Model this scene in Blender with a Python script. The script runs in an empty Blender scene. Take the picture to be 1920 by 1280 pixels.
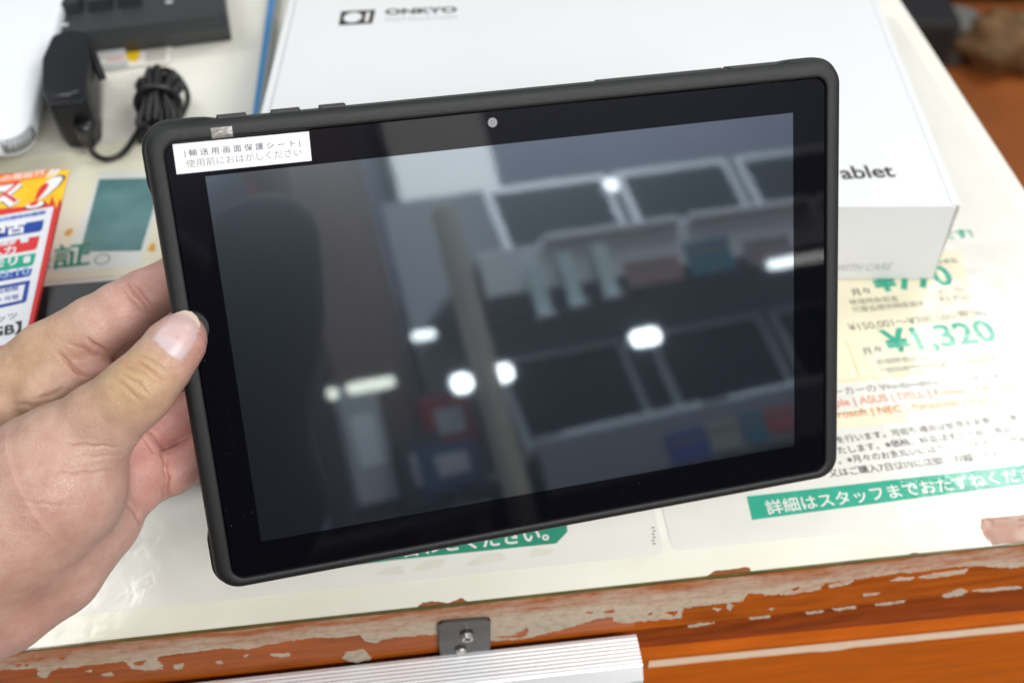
import bpy, bmesh, math, random
import numpy as np
from mathutils import Matrix, Vector

random.seed(7); np.random.seed(7)
SC = bpy.context.scene
COL = SC.collection
rad = math.radians

# ------------------------------------------------------------------ camera, world, lights, exposure
CAM_H = 0.430                      # camera height above the counter top (z = 0)
PITCH = rad(47.5)                  # looking down by this much
FPX = 2133.0                       # focal length in pixels of the 1920 wide photograph (40 mm on 36 mm)
cam_data = bpy.data.cameras.new('camera'); cam = bpy.data.objects.new('camera', cam_data); COL.objects.link(cam)
cam.location = (0, 0, CAM_H); cam.rotation_euler = (rad(90) - PITCH, 0, 0)
cam_data.sensor_width = 36.0; cam_data.lens = 40.0
cam_data.clip_start = 0.01; cam_data.clip_end = 50
cam_data.dof.use_dof = True; cam_data.dof.focus_distance = 0.415; cam_data.dof.aperture_fstop = 8.4
cam_data.dof.aperture_blades = 9
SC.camera = cam

world = bpy.data.worlds.new('World'); SC.world = world; world.use_nodes = True
bg = world.node_tree.nodes['Background']; bg.inputs[0].default_value = (0.93, 0.97, 1.0, 1); bg.inputs[1].default_value = 0.34

def area(name, loc, target, sx, sy, radiance, col=(1, 1, 1)):
    l = bpy.data.lights.new(name, 'AREA'); l.shape = 'RECTANGLE'; l.size = sx; l.size_y = sy
    l.energy = radiance * math.pi * sx * sy; l.color = col
    o = bpy.data.objects.new(name, l); COL.objects.link(o); o.location = loc
    d = Vector(target) - Vector(loc); o.rotation_euler = d.to_track_quat('-Z', 'Y').to_euler()
    return o
area('ceiling_light', (-0.55, 0.25, 1.75), (-0.55, 0.25, 0), 1.3, 0.9, 1.5, (1, 0.985, 0.96))
area('ceiling_light', (1.42, 1.75, 1.75), (1.42, 1.75, 0), 0.85, 0.80, 11.5, (1, 0.99, 0.97))
area('ceiling_light', (-1.30, 1.25, 1.75), (-1.30, 1.25, 0), 0.85, 0.50, 9.0, (1, 0.99, 0.97))
area('ceiling_light', (1.00, -1.25, 1.60), (0.05, 0.30, 0.0), 1.8, 0.6, 15.0, (1, 0.985, 0.96))
area('ceiling_light', (1.6, -0.75, 1.9), (1.4, -1.3, 0.4), 1.4, 0.3, 20.0, (1, 0.98, 0.95))

SC.view_settings.view_transform = 'Standard'; SC.view_settings.look = 'None'
SC.view_settings.gamma = 1.0; SC.view_settings.exposure = 0.0; SC.view_settings.use_curve_mapping = False
SC.render.engine = 'CYCLES'
SC.cycles.use_denoising = True
SC.cycles.max_bounces = 8; SC.cycles.transparent_max_bounces = 12
SC.cycles.sample_clamp_indirect = 4.0
SC.cycles.caustics_reflective = False; SC.cycles.caustics_refractive = False

# ------------------------------------------------------------------ measuring helpers (metres)
cP, sP = math.cos(PITCH), math.sin(PITCH)
def ray(u, v):
    x = (u - 960) / FPX; y = (v - 640) / FPX
    return np.array([x, cP - y * sP, -sP - y * cP])
CAMP = np.array([0, 0, CAM_H])
def onz(u, v, z=0.0):
    r = ray(u, v); return CAMP + r * ((z - CAM_H) / r[2])
def on_plane(u, v, q, n):
    r = ray(u, v); return CAMP + r * (np.dot(np.asarray(q) - CAMP, n) / np.dot(r, n))
C2W = np.array([[1, 0, 0], [0, -sP, cP], [0, -cP, -sP]])      # camera axes (right, down, forward) to world

def S(r, g, b):
    f = lambda c: (c / 255 / 12.92) if c / 255 <= 0.04045 else ((c / 255 + 0.055) / 1.055) ** 2.4
    return (f(r), f(g), f(b), 1)

# ------------------------------------------------------------------ object helpers
def thing(name, label, cat, loc=(0, 0, 0), rz=0.0, group=None, mat4=None):
    o = bpy.data.objects.new(name, None); COL.objects.link(o); o.empty_display_size = 0.02
    M = mat4 if mat4 is not None else Matrix.Translation(Vector(loc)) @ Matrix.Rotation(rz, 4, 'Z')
    o.matrix_basis = M
    o['label'] = label; o['category'] = cat
    if group: o['group'] = group
    return o
def link(name, me, material, parent=None, world_space=False, smooth=False):
    o = bpy.data.objects.new(name, me); COL.objects.link(o)
    if material is not None:
        for m in (material if isinstance(material, (list, tuple)) else [material]): me.materials.append(m)
    if parent is not None:
        o.parent = parent
        if world_space:
            o.matrix_parent_inverse = root_matrix(parent).inverted()
    if smooth:
        me.polygons.foreach_set('use_smooth', [True] * len(me.polygons))
    return o
def root_matrix(o):
    M = o.matrix_basis.copy()
    if o.parent is not None: M = root_matrix(o.parent) @ o.matrix_parent_inverse @ M
    return M
def mesh(name, verts, faces):
    me = bpy.data.meshes.new(name); me.from_pydata([tuple(map(float, v)) for v in verts], [], [tuple(f) for f in faces]); me.update(); return me
def from_bm(bm, name):
    me = bpy.data.meshes.new(name); bm.normal_update(); bm.to_mesh(me); bm.free(); return me
def prism(name, poly, z0, z1, bevel=0.0, segs=2):
    """upright prism over a polygon given as (x, y) points"""
    bm = bmesh.new()
    a = [bm.verts.new((p[0], p[1], z0)) for p in poly]; b = [bm.verts.new((p[0], p[1], z1)) for p in poly]
    n = len(poly); bm.faces.new(a[::-1]); bm.faces.new(b)
    for i in range(n): bm.faces.new((a[i], a[(i + 1) % n], b[(i + 1) % n], b[i]))
    bmesh.ops.recalc_face_normals(bm, faces=bm.faces)
    if bevel > 0: bmesh.ops.bevel(bm, geom=list(bm.edges), offset=bevel, segments=segs, affect='EDGES', profile=0.5)
    return from_bm(bm, name)
def box(name, x0, x1, y0, y1, z0, z1, bevel=0.0, segs=2):
    return prism(name, [(x0, y0), (x1, y0), (x1, y1), (x0, y1)], z0, z1, bevel, segs)
def rrect(x0, x1, y0, y1, r, n=6):
    pts = []
    for cx, cy, a0 in ((x1 - r, y1 - r, 0), (x0 + r, y1 - r, 90), (x0 + r, y0 + r, 180), (x1 - r, y0 + r, 270)):
        for i in range(n + 1):
            a = rad(a0 + 90 * i / n); pts.append((cx + r * math.cos(a), cy + r * math.sin(a)))
    return pts
def tube(name, pts, r, sides=10, closed=False, resample=8):
    """a round bar following a smooth path"""
    P = np.array(pts, float)
    if resample:
        out = []; n = len(P)
        for i in range(n - 1):
            p0 = P[max(i - 1, 0)]; p1 = P[i]; p2 = P[i + 1]; p3 = P[min(i + 2, n - 1)]
            for k in range(resample):
                t = k / resample
                out.append(0.5 * ((2 * p1) + (-p0 + p2) * t + (2 * p0 - 5 * p1 + 4 * p2 - p3) * t * t + (-p0 + 3 * p1 - 3 * p2 + p3) * t ** 3))
        out.append(P[-1]); P = np.array(out)
    T = np.gradient(P, axis=0); T /= np.linalg.norm(T, axis=1)[:, None]
    up = np.array([0.1, 0.2, 1.0]); V = []; F = []
    for i, (p, t) in enumerate(zip(P, T)):
        a = np.cross(t, up); a /= np.linalg.norm(a) + 1e-9; b = np.cross(a, t)
        rr = r[i * (len(r) - 1) // max(len(P) - 1, 1)] if hasattr(r, '__len__') else r
        for k in range(sides):
            w = 2 * math.pi * k / sides; V.append(p + rr * (math.cos(w) * a + math.sin(w) * b))
    for i in range(len(P) - 1):
        for k in range(sides):
            F.append((i * sides + k, i * sides + (k + 1) % sides, (i + 1) * sides + (k + 1) % sides, (i + 1) * sides + k))
    F.append(tuple(range(sides))[::-1]); F.append(tuple((len(P) - 1) * sides + k for k in range(sides)))
    return mesh(name, V, F)
def flat(name, pts3):
    return mesh(name, pts3, [tuple(range(len(pts3)))])
def sheet(name, quad, thick):
    """a thin slab under a counter-clockwise outline of 3-D points (top side given)"""
    n = len(quad); a = [np.array(p) for p in quad]; nn = np.cross(a[1] - a[0], a[2] - a[0]); nn /= np.linalg.norm(nn)
    V = a + [p - nn * thick for p in a]
    F = [tuple(range(n)), tuple(range(2 * n - 1, n - 1, -1))] + [(i, i + n, (i + 1) % n + n, (i + 1) % n) for i in range(n)]
    return mesh(name, V, F)

def text_mesh(name, body, bold=0.0):
    cu = bpy.data.curves.new(name, 'FONT'); cu.body = body; cu.size = 1.0; cu.offset = bold; cu.resolution_u = 4; cu.fill_mode = 'FRONT'
    o = bpy.data.objects.new(name, cu); COL.objects.link(o)
    dg = bpy.context.evaluated_depsgraph_get(); dg.update()
    me = bpy.data.meshes.new_from_object(o.evaluated_get(dg)); me.name = name
    bpy.data.objects.remove(o); bpy.data.curves.remove(cu)
    return me
def lettering(parent, body, origin, ex, ey, width, material, stretch=1.0, bold=0.0, height=None, name='lettering', slant=0.0):
    me = text_mesh(name, body, bold)
    n = len(me.vertices); co = np.zeros(n * 3); me.vertices.foreach_get('co', co); co = co.reshape(-1, 3)
    x0, x1 = co[:, 0].min(), co[:, 0].max(); sx = width / max(x1 - x0, 1e-6)
    sy = sx * stretch if height is None else height / max(co[:, 1].max() - co[:, 1].min(), 1e-6)
    ex = np.asarray(ex, float); ey = np.asarray(ey, float)
    w = np.asarray(origin) + np.outer((co[:, 0] - x0) * sx + slant * co[:, 1] * sy, ex) + np.outer(co[:, 1] * sy, ey)
    me.vertices.foreach_set('co', w.ravel()); me.update(); me.materials.clear()
    return link(name, me, material, parent, world_space=True)
def print_z(parent, body, a, b, material, z, bold=0.0, stretch=1.0, height=None, slant=0.0):
    """lettering on a level surface whose baseline runs between two image points"""
    p0 = onz(*a, z); p1 = onz(*b, z); d = p1 - p0; L = np.linalg.norm(d); ex = d / L; ey = np.array([-ex[1], ex[0], 0])
    return lettering(parent, body, p0, ex, ey, L, material, stretch, bold, height, slant=slant)

# ------------------------------------------------------------------ materials
def mat(name, col, rough=0.5, metal=0.0, spec=0.5, var=0.0, vscale=60.0, bump=0.0, bscale=400.0, coat=0.0, coat_rough=0.05, rvar=0.0, stretch=(1, 1, 1), emit=None, estr=0.0, tint=None):
    m = bpy.data.materials.new(name); m.use_nodes = True; nt = m.node_tree; N = nt.nodes; L = nt.links
    b = N['Principled BSDF']; b.inputs['Base Color'].default_value = col; b.inputs['Roughness'].default_value = rough
    b.inputs['Metallic'].default_value = metal; b.inputs['Specular IOR Level'].default_value = spec
    b.inputs['Coat Weight'].default_value = coat; b.inputs['Coat Roughness'].default_value = coat_rough
    if emit is not None:
        b.inputs['Emission Color'].default_value = emit; b.inputs['Emission Strength'].default_value = estr
    if var or bump or rvar:
        tc = N.new('ShaderNodeTexCoord'); mp = N.new('ShaderNodeMapping'); mp.inputs['Scale'].default_value = stretch
        L.new(tc.outputs['Object'], mp.inputs[0])
    if var or rvar:
        nz = N.new('ShaderNodeTexNoise'); nz.inputs['Scale'].default_value = vscale; nz.inputs['Detail'].default_value = 5
        L.new(mp.outputs[0], nz.inputs['Vector'])
        if var:
            mx = N.new('ShaderNodeMix'); mx.data_type = 'RGBA'
            c = col; t = tint or (c[0] * (1 - var), c[1] * (1 - var), c[2] * (1 - var), 1)
            mx.inputs[6].default_value = t; mx.inputs[7].default_value = (min(1, c[0] * (1 + var * .5)), min(1, c[1] * (1 + var * .5)), min(1, c[2] * (1 + var * .5)), 1) if tint is None else c
            rp = N.new('ShaderNodeMapRange'); rp.inputs[1].default_value = 0.3; rp.inputs[2].default_value = 0.7
            L.new(nz.outputs['Fac'], rp.inputs[0]); L.new(rp.outputs[0], mx.inputs[0]); L.new(mx.outputs[2], b.inputs['Base Color'])
        if rvar:
            rr = N.new('ShaderNodeMapRange'); rr.inputs[1].default_value = .3; rr.inputs[2].default_value = .7
            rr.inputs[3].default_value = max(0, rough - rvar); rr.inputs[4].default_value = min(1, rough + rvar)
            L.new(nz.outputs['Fac'], rr.inputs[0]); L.new(rr.outputs[0], b.inputs['Roughness'])
    if bump:
        n2 = N.new('ShaderNodeTexNoise'); n2.inputs['Scale'].default_value = bscale; n2.inputs['Detail'].default_value = 4
        bp = N.new('ShaderNodeBump'); bp.inputs['Strength'].default_value = bump; bp.inputs['Distance'].default_value = 0.001
        L.new(mp.outputs[0], n2.inputs['Vector']); L.new(n2.outputs['Fac'], bp.inputs['Height']); L.new(bp.outputs[0], b.inputs['Normal'])
    return m

M_ink = mat('ink_black', S(52, 50, 48), 0.7)
M_inkgrey = mat('ink_grey', S(120, 116, 108), 0.75)
M_teal = mat('ink_teal', S(25, 168, 140), 0.6, var=.08, vscale=90)
M_tealdark = mat('ink_green', S(14, 140, 112), 0.6, var=.08, vscale=90)
M_orange = mat('ink_orange', S(232, 140, 100), 0.7)
M_white = mat('white_print', (0.83, 0.83, 0.83, 1), 0.6)
M_paper = mat('paper', (0.80, 0.795, 0.765, 1), 0.7, var=.03, vscale=40)
M_creampaper = mat('cream_paper', S(240, 234, 208), 0.7, var=.05, vscale=40)
M_box = mat('white_card', (0.71, 0.725, 0.74, 1), 0.42, var=.02, vscale=12, bump=.02, bscale=700)
M_boxedge = mat('card_edge', S(176, 172, 164), 0.8, var=.15, vscale=300)
M_black = mat('black_plastic', (0.010, 0.011, 0.014, 1), 0.42, spec=.22, bump=.05, bscale=1500, rvar=.06)
M_blackmat = mat('black_matte', (0.016, 0.018, 0.019, 1), 0.5, bump=.15, bscale=1500)
M_cable = mat('cable_rubber', (0.008, 0.008, 0.009, 1), 0.38)
M_steel = mat('brushed_steel', (0.20, 0.195, 0.19, 1), 0.36, metal=1.0, var=.12, vscale=60, stretch=(1, 1, 14), bump=.05, bscale=900)
M_alu = mat('aluminium', (0.88, 0.89, 0.91, 1), 0.38, metal=.5, var=.05, vscale=30, stretch=(.2, 8, 8))
M_rubber = mat('case_rubber', (0.006, 0.0075, 0.0085, 1), 0.46, spec=.5, bump=.30, bscale=3200, rvar=.03, var=.1, vscale=35)

# ------------------------------------------------------------------ the counter
YAW = rad(6.85)
KEX = np.array([math.cos(YAW), math.sin(YAW), 0]); KEY = np.array([-math.sin(YAW), math.cos(YAW), 0])
KCORNER = np.array([0.32763, 0.28565, 0.0])                # front right corner of the counter top
KM = Matrix.Translation(Vector(KCORNER)) @ Matrix.Rotation(YAW, 4, 'Z')
def LC(u, v, z=0.0):
    d = onz(u, v, z) - KCORNER; return float(d @ KEX), float(d @ KEY)
def LF(u, v, yl=0.0):
    p = on_plane(u, v, KCORNER + KEY * yl, KEY); return float((p - KCORNER) @ KEX), float(p[2])
def W(x, y, z=0.0): return KCORNER + KEX * x + KEY * y + np.array([0, 0, z])
def kthing(name, label, cat, x, y, z=0.0, rz=0.0, group=None):
    return thing(name, label, cat, group=group, mat4=KM @ Matrix.Translation(Vector((x, y, z))) @ Matrix.Rotation(rz, 4, 'Z'))
def kl(name, me, material, parent, smooth=False):
    """link a mesh given in counter coordinates"""
    me.transform(KM); return link(name, me, material, parent, world_space=True, smooth=smooth)

def residue_mat():
    """dried tape glue: pinkish and thin near the top edge, greyish cream below, dirty in places"""
    m = bpy.data.materials.new('tape_residue'); m.use_nodes = True; nt = m.node_tree; N = nt.nodes; L = nt.links; b = N['Principled BSDF']
    tc = N.new('ShaderNodeTexCoord'); sep = N.new('ShaderNodeSeparateXYZ'); L.new(tc.outputs['Object'], sep.inputs[0])
    mp = N.new('ShaderNodeMapping'); mp.inputs['Scale'].default_value = (.35, 1, 1.6); L.new(tc.outputs['Object'], mp.inputs[0])
    nz = N.new('ShaderNodeTexNoise'); nz.inputs['Scale'].default_value = 95; nz.inputs['Detail'].default_value = 7; nz.inputs['Roughness'].default_value = .65; L.new(mp.outputs[0], nz.inputs['Vector'])
    a1 = N.new('ShaderNodeMath'); a1.operation = 'MULTIPLY_ADD'; a1.inputs[1].default_value = -30; L.new(sep.outputs[2], a1.inputs[0])
    a2 = N.new('ShaderNodeMath'); a2.operation = 'MULTIPLY_ADD'; a2.inputs[1].default_value = 1.5; a2.inputs[2].default_value = -.75; L.new(nz.outputs['Fac'], a2.inputs[0]); L.new(a2.outputs[0], a1.inputs[2])
    r2 = N.new('ShaderNodeValToRGB'); e = r2.color_ramp.elements; e[0].position = .0; e[0].color = S(176, 106, 62); e[1].position = .95; e[1].color = S(196, 184, 164)
    for p, c in ((.14, S(188, 140, 112)), (.32, S(196, 166, 144)), (.55, S(206, 190, 168))): q = r2.color_ramp.elements.new(p); q.color = c
    L.new(a1.outputs[0], r2.inputs[0])
    n2 = N.new('ShaderNodeTexNoise'); n2.inputs['Scale'].default_value = 240; n2.inputs['Detail'].default_value = 5; L.new(tc.outputs['Object'], n2.inputs['Vector'])
    rp = N.new('ShaderNodeValToRGB'); e = rp.color_ramp.elements; e[0].position = .34; e[0].color = (.80, .75, .67, 1); e[1].position = .52; e[1].color = (1, 1, 1, 1); L.new(n2.outputs['Fac'], rp.inputs[0])
    mx = N.new('ShaderNodeMix'); mx.data_type = 'RGBA'; mx.blend_type = 'MULTIPLY'; mx.inputs[0].default_value = .8; L.new(r2.outputs[0], mx.inputs[6]); L.new(rp.outputs[0], mx.inputs[7]); L.new(mx.outputs[2], b.inputs['Base Color'])
    b.inputs['Roughness'].default_value = .72; bp = N.new('ShaderNodeBump'); bp.inputs['Strength'].default_value = .4; bp.inputs['Distance'].default_value = .0004; L.new(n2.outputs['Fac'], bp.inputs['Height']); L.new(bp.outputs[0], b.inputs['Normal'])
    return m
M_residue = residue_mat()
M_front = mat('varnished_wood_front', S(192, 98, 18), .38, var=.35, vscale=24, stretch=(1, 8, 10), bump=.10, bscale=140, tint=S(146, 68, 8))
M_wood = mat('varnished_wood', S(196, 98, 12), 0.45, var=.2, vscale=22, stretch=(1, 8, 9), bump=.05, bscale=90)
M_wooddark = mat('varnished_wood_strip', S(140, 62, 10), 0.45, var=.45, vscale=30, stretch=(1, 6, 6), bump=.08, bscale=120)
M_laminate = mat('white_laminate', S(243, 243, 238), 0.55, var=.06, vscale=9, bump=.02, bscale=300, tint=S(234, 233, 224))
M_masking = mat('cream_tape', S(236, 216, 190), 0.75, var=.05, vscale=200)
M_grime = mat('grimy_edge', S(96, 84, 34), 0.4, var=.5, vscale=70)
M_torn = mat('bare_wood', S(150, 84, 42), 0.65, var=.25, vscale=120)

counter = kthing('counter', 'white topped wooden shop counter with peeling brown varnished front edge', 'counter', 0, 0, 0)
link('top_board', box('top_board', -1.45, -0.001, 0.0, 1.25, -0.041, -0.0016, 0.0008, 1), M_front, counter)
link('white_top', box('white_top', -1.44, -0.0005, 0.0004, 1.24, -0.0022, -0.0010), M_laminate, counter)
link('yellowed_strip', box('yellowed_strip', -1.44, -0.0008, 0.0005, 0.0215, -0.0009, -0.00085), mat('yellowed_paper', S(241, 240, 230), .6, var=.05, vscale=25, tint=S(233, 231, 216)), counter)
link('recess_strip', box('recess_strip', -1.44, -0.006, 0.0045, 0.0118, -0.0760, -0.0412), M_wooddark, counter)
def lip_z(x): return -0.0672 - 0.0055 * (max(min(x, -0.002), -0.45) + 0.265) / 0.19
def lip_bar(name, y0, y1, off0, off1):
    V = []; F = []; xs = [-1.45, -0.45, -0.30, -0.15, -0.002]
    for x in xs:
        z0 = lip_z(x) + off0; z1 = (lip_z(x) + off1) if off1 > -0.5 else off1
        V += [(x, y0, z0), (x, y1, z0), (x, y1, z1), (x, y0, z1)]
    for i in range(len(xs) - 1):
        for k in range(4): F.append((4 * i + k, 4 * i + (k + 1) % 4, 4 * i + 4 + (k + 1) % 4, 4 * i + 4 + k))
    F += [(0, 3, 2, 1), tuple(4 * (len(xs) - 1) + k for k in range(4))]
    return mesh(name, V, F)
link('lip', lip_bar('lip', -0.0010, 0.012, 0.0, -0.0032), M_wood, counter)
link('front_panel', lip_bar('front_panel', 0.0012, 0.030, -0.0034, -0.95), M_wood, counter)
link('side_panel', box('side_panel', -0.025, -0.004, 0.031, 1.2, -0.95, -0.0412), M_wood, counter)
def tape_strip(z_l, z_r, x_l, x_r, h, n=34):
    V = []; F = []
    for i in range(n + 1):
        t = i / n; x = x_l + (x_r - x_l) * t; z = z_l + (z_r - z_l) * t
        j = 0.0006 * (random.random() - .5) + (0.0016 if 12 <= i <= 13 else 0)
        V += [(x, 0.0006, z + 0.0004 * (random.random() - .5)), (x, 0.0006, z - h - j)]
    for i in range(n): F.append((2 * i, 2 * i + 1, 2 * i + 3, 2 * i + 2))
    return mesh('masking_tape', V, F)
link('masking_tape', tape_strip(-0.0718, -0.0795, -0.264, -0.012, 0.0088), M_masking, counter)
# glue and paper left by peeled tape, as thin flakes standing on the board front
RES_LOW = [(-60, 1262), (0, 1255), (67, 1250), (75, 1267), (85, 1270), (96, 1258), (108, 1250), (142, 1250), (154, 1246), (183, 1244), (233, 1237), (246, 1252), (271, 1255), (306, 1252), (300, 1240), (290, 1229), (367, 1220), (421, 1212), (462, 1216), (492, 1208), (554, 1198), (604, 1192), (629, 1194), (677, 1188), (683, 1199), (700, 1203), (742, 1192), (819, 1187), (870, 1192), (923, 1199), (984, 1195), (1023, 1186), (1055, 1178), (1110, 1161), (1129, 1157), (1147, 1154), (1152, 1163), (1171, 1166), (1217, 1161), (1276, 1157), (1281, 1138), (1350, 1130), (1395, 1124), (1401, 1109), (1431, 1113), (1477, 1113), (1522, 1107), (1539, 1102), (1545, 1092), (1575, 1087), (1612, 1083), (1669, 1074), (1725, 1070), (1781, 1062), (1837, 1059), (1894, 1064), (1920, 1060), (2000, 1052)]
RES_ISLE = [[(325, 1246), (343, 1242), (342, 1252), (328, 1253)], [(506, 1225), (544, 1223), (541, 1229), (515, 1230)], [(642, 1233), (650, 1221), (683, 1217), (696, 1233), (667, 1240)], [(1552, 1096), (1575, 1089), (1601, 1087), (1590, 1094), (1560, 1100)], [(1669, 1087), (1684, 1081), (1714, 1081), (1706, 1087)],
            [(1721, 1081), (1747, 1074), (1815, 1066), (1807, 1074), (1740, 1083)], [(1335, 1139), (1350, 1141), (1346, 1145)], [(1365, 1130), (1376, 1134), (1369, 1143), (1362, 1140)], [(1618, 1113), (1650, 1110), (1640, 1114), (1620, 1117)], [(1766, 1115), (1800, 1102), (1815, 1107), (1800, 1115), (1774, 1119)],
            [(1822, 1106), (1875, 1100), (1912, 1098), (1916, 1102), (1845, 1108)], [(405, 1239), (418, 1237), (417, 1242), (408, 1243)], [(190, 1263), (210, 1259), (214, 1264), (196, 1267)], [(160, 1257), (172, 1255), (170, 1259)], [(455, 1228), (466, 1226), (462, 1231)], [(1440, 1140), (1452, 1139), (1448, 1143)], [(1510, 1147), (1545, 1144), (1540, 1147), (1514, 1150)], [(1290, 1172), (1320, 1168), (1340, 1166), (1330, 1169), (1295, 1175)],
            [(1560, 1141), (1600, 1136), (1606, 1138), (1570, 1143)], [(1640, 1132), (1690, 1126), (1694, 1128), (1650, 1134)], [(1404, 1158), (1440, 1154), (1444, 1156), (1410, 1160)]]
RES_HOLE = [[(1098, 1146), (1112, 1144), (1108, 1149)], [(1131, 1146), (1150, 1139), (1152, 1145), (1140, 1148)], [(1215, 1149), (1224, 1146), (1221, 1151)], [(1245, 1146), (1262, 1143), (1270, 1145), (1266, 1152), (1256, 1150)], [(110, 1231), (126, 1228), (122, 1234)], [(925, 1192), (965, 1188), (985, 1176), (990, 1174), (988, 1190), (960, 1193)], [(46, 1245), (56, 1243), (54, 1247)], [(250, 1240), (275, 1234), (270, 1243), (258, 1246)], [(1480, 1103), (1500, 1098), (1490, 1105)], [(30, 1244), (40, 1242), (36, 1248)]]
def ragged(px, closed, jag, step=.0010):
    P = [np.array(LF(*p)) for p in px]; out_ = []; n = len(P); rng_ = np.random.RandomState(int(abs(px[0][0]) * 7 + px[0][1]) % 9999)
    for i in range(n if closed else n - 1):
        p, q = P[i], P[(i + 1) % n]; k = max(1, int(np.linalg.norm(q - p) / step))
        for j in range(k): out_.append(p + (q - p) * j / k + rng_.randn(2) * jag * (1 if j else .3))
    if not closed: out_.append(P[-1])
    return out_
def flake(name, poly, y0, y1, m):
    n = len(poly); V = [(p[0], y1, min(p[1], -.0019)) for p in poly] + [(p[0], y0, min(p[1], -.0019)) for p in poly]
    return link(name, mesh(name, V, [tuple(range(n))] + [(i, n + i, n + (i + 1) % n, (i + 1) % n) for i in range(n)]), m, counter)
lowb = ragged(RES_LOW, False, .00042)
flake('tape_residue', [np.array([lowb[0][0], -.0019])] + lowb + [np.array([min(lowb[-1][0], -.0015), -.0019])], 0.0002, -.00035, M_residue)
for isl in RES_ISLE: flake('tape_residue', ragged(isl, True, .00034, .0008), 0.0002, -.0003, M_residue)
for hl in RES_HOLE: flake('bare_spot', ragged(hl, True, .0004, .0008), -.0003, -.00042, M_front)
# grimy gap between the clear cover and the board
gv = []; gf = []
for i in range(121):
    x = -1.44 + 1.438 * i / 120; h = 0.0008 + 0.0005 * random.random() ** 2
    gv += [(x, -0.0004, -0.0002), (x, -0.0004, -0.0002 - h), (x, 0.0007, -0.0002), (x, 0.0007, -0.0002 - h)]
for i in range(120):
    a = 4 * i; gf += [(a, a + 1, a + 5, a + 4), (a, a + 4, a + 6, a + 2), (a + 1, a + 3, a + 7, a + 5)]
link('grimy_seam', mesh('grimy_seam', gv, gf), M_grime, counter)
# spots where the white top has torn away to the wood
def torn(points, jag=0.0009, n=5):
    out = []
    P = [np.array(LC(*p)) for p in points]
    for i, p in enumerate(P):
        q = P[(i + 1) % len(P)]
        for k in range(n): out.append(p + (q - p) * k / n + (np.random.rand(2) - .5) * jag * 2)
    return [(float(p[0]), float(max(p[1], 0.0006)), -0.00072) for p in out]
for k, pts in enumerate([[(1838, 955), (1920, 940), (1990, 925), (1990, 1010), (1920, 1016), (1862, 1020), (1840, 992)],
                         [(1318, 1083), (1340, 1068), (1372, 1066), (1402, 1060), (1410, 1068), (1455, 1068), (1452, 1074), (1330, 1087)],
                         [(780, 1138), (792, 1128), (822, 1124), (838, 1128), (868, 1118), (880, 1130), (785, 1143)],
                         [(970, 1122), (1010, 1114), (1115, 1106), (1112, 1111), (1000, 1124)],
                         [(690, 1160), (722, 1146), (750, 1148), (745, 1155)],
                         [(1690, 1042), (1715, 1034), (1740, 1036), (1735, 1041), (1700, 1046)],
                         [(1240, 1096), (1262, 1090), (1260, 1094)]]):
    kl('torn_patch', mesh('torn_patch', torn(pts, 0.0004 if k else 0.0007), [tuple(range(len(pts) * 5))]), M_torn, counter)

# ---- printed sheets lying under the clear cover
ZP = -0.0007
def ksheet(parent, name, x0, x1, y0, y1, r, material, z=ZP, t=0.0001):
    pts = [W(x, y, z) for x, y in rrect(x0, x1, y0, y1, r)]
    me = sheet(name, pts, t); return link(name, me, material, parent, world_space=True)
def band(parent, name, px, z, material):
    me = flat(name, [onz(u, v, z) for u, v in px]); return link(name, me, material, parent, world_space=True)

xl, yb = LC(1262, 1031)
warranty = kthing('price_sheet', 'white printed price sheet with green prices under the clear cover at right', 'sheet', -0.10, 0.12, ZP)
ksheet(warranty, 'paper', xl, -0.012, yb, 0.42, 0.004, M_paper)
Z1, Z2, Z3 = ZP + 0.00008, ZP + 0.00016, ZP + 0.00024
band(warranty, 'price_panel', [(1440, 818), (1900, 768), (1905, 735), (1440, 785)][::1], Z1, M_creampaper)
band(warranty, 'price_panel', [(1400, 735), (1860, 692), (1800, 470), (1400, 505)], Z1, M_creampaper)
M_rule = mat('yellow_rule', S(236, 214, 160), .7)
band(warranty, 'rule', [(1400, 733), (1800, 692), (1800, 690), (1400, 731)], Z2, M_rule)
band(warranty, 'rule', [(1440, 790), (1800, 752), (1800, 750), (1440, 788)], Z2, M_rule)
band(warranty, 'rule', [(1586, 640), (1589, 640), (1612, 705), (1609, 705)], Z2, M_rule)
gband = band(warranty, 'green_band', [(1410, 974), (1920, 907), (1990, 897), (1990, 860), (1920, 871), (1400, 930)], Z1, M_teal)
print_z(gband, '詳細はスタッフまでおたずねください', (1440, 962), (1975, 892), M_white, Z2, bold=.012)
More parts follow.
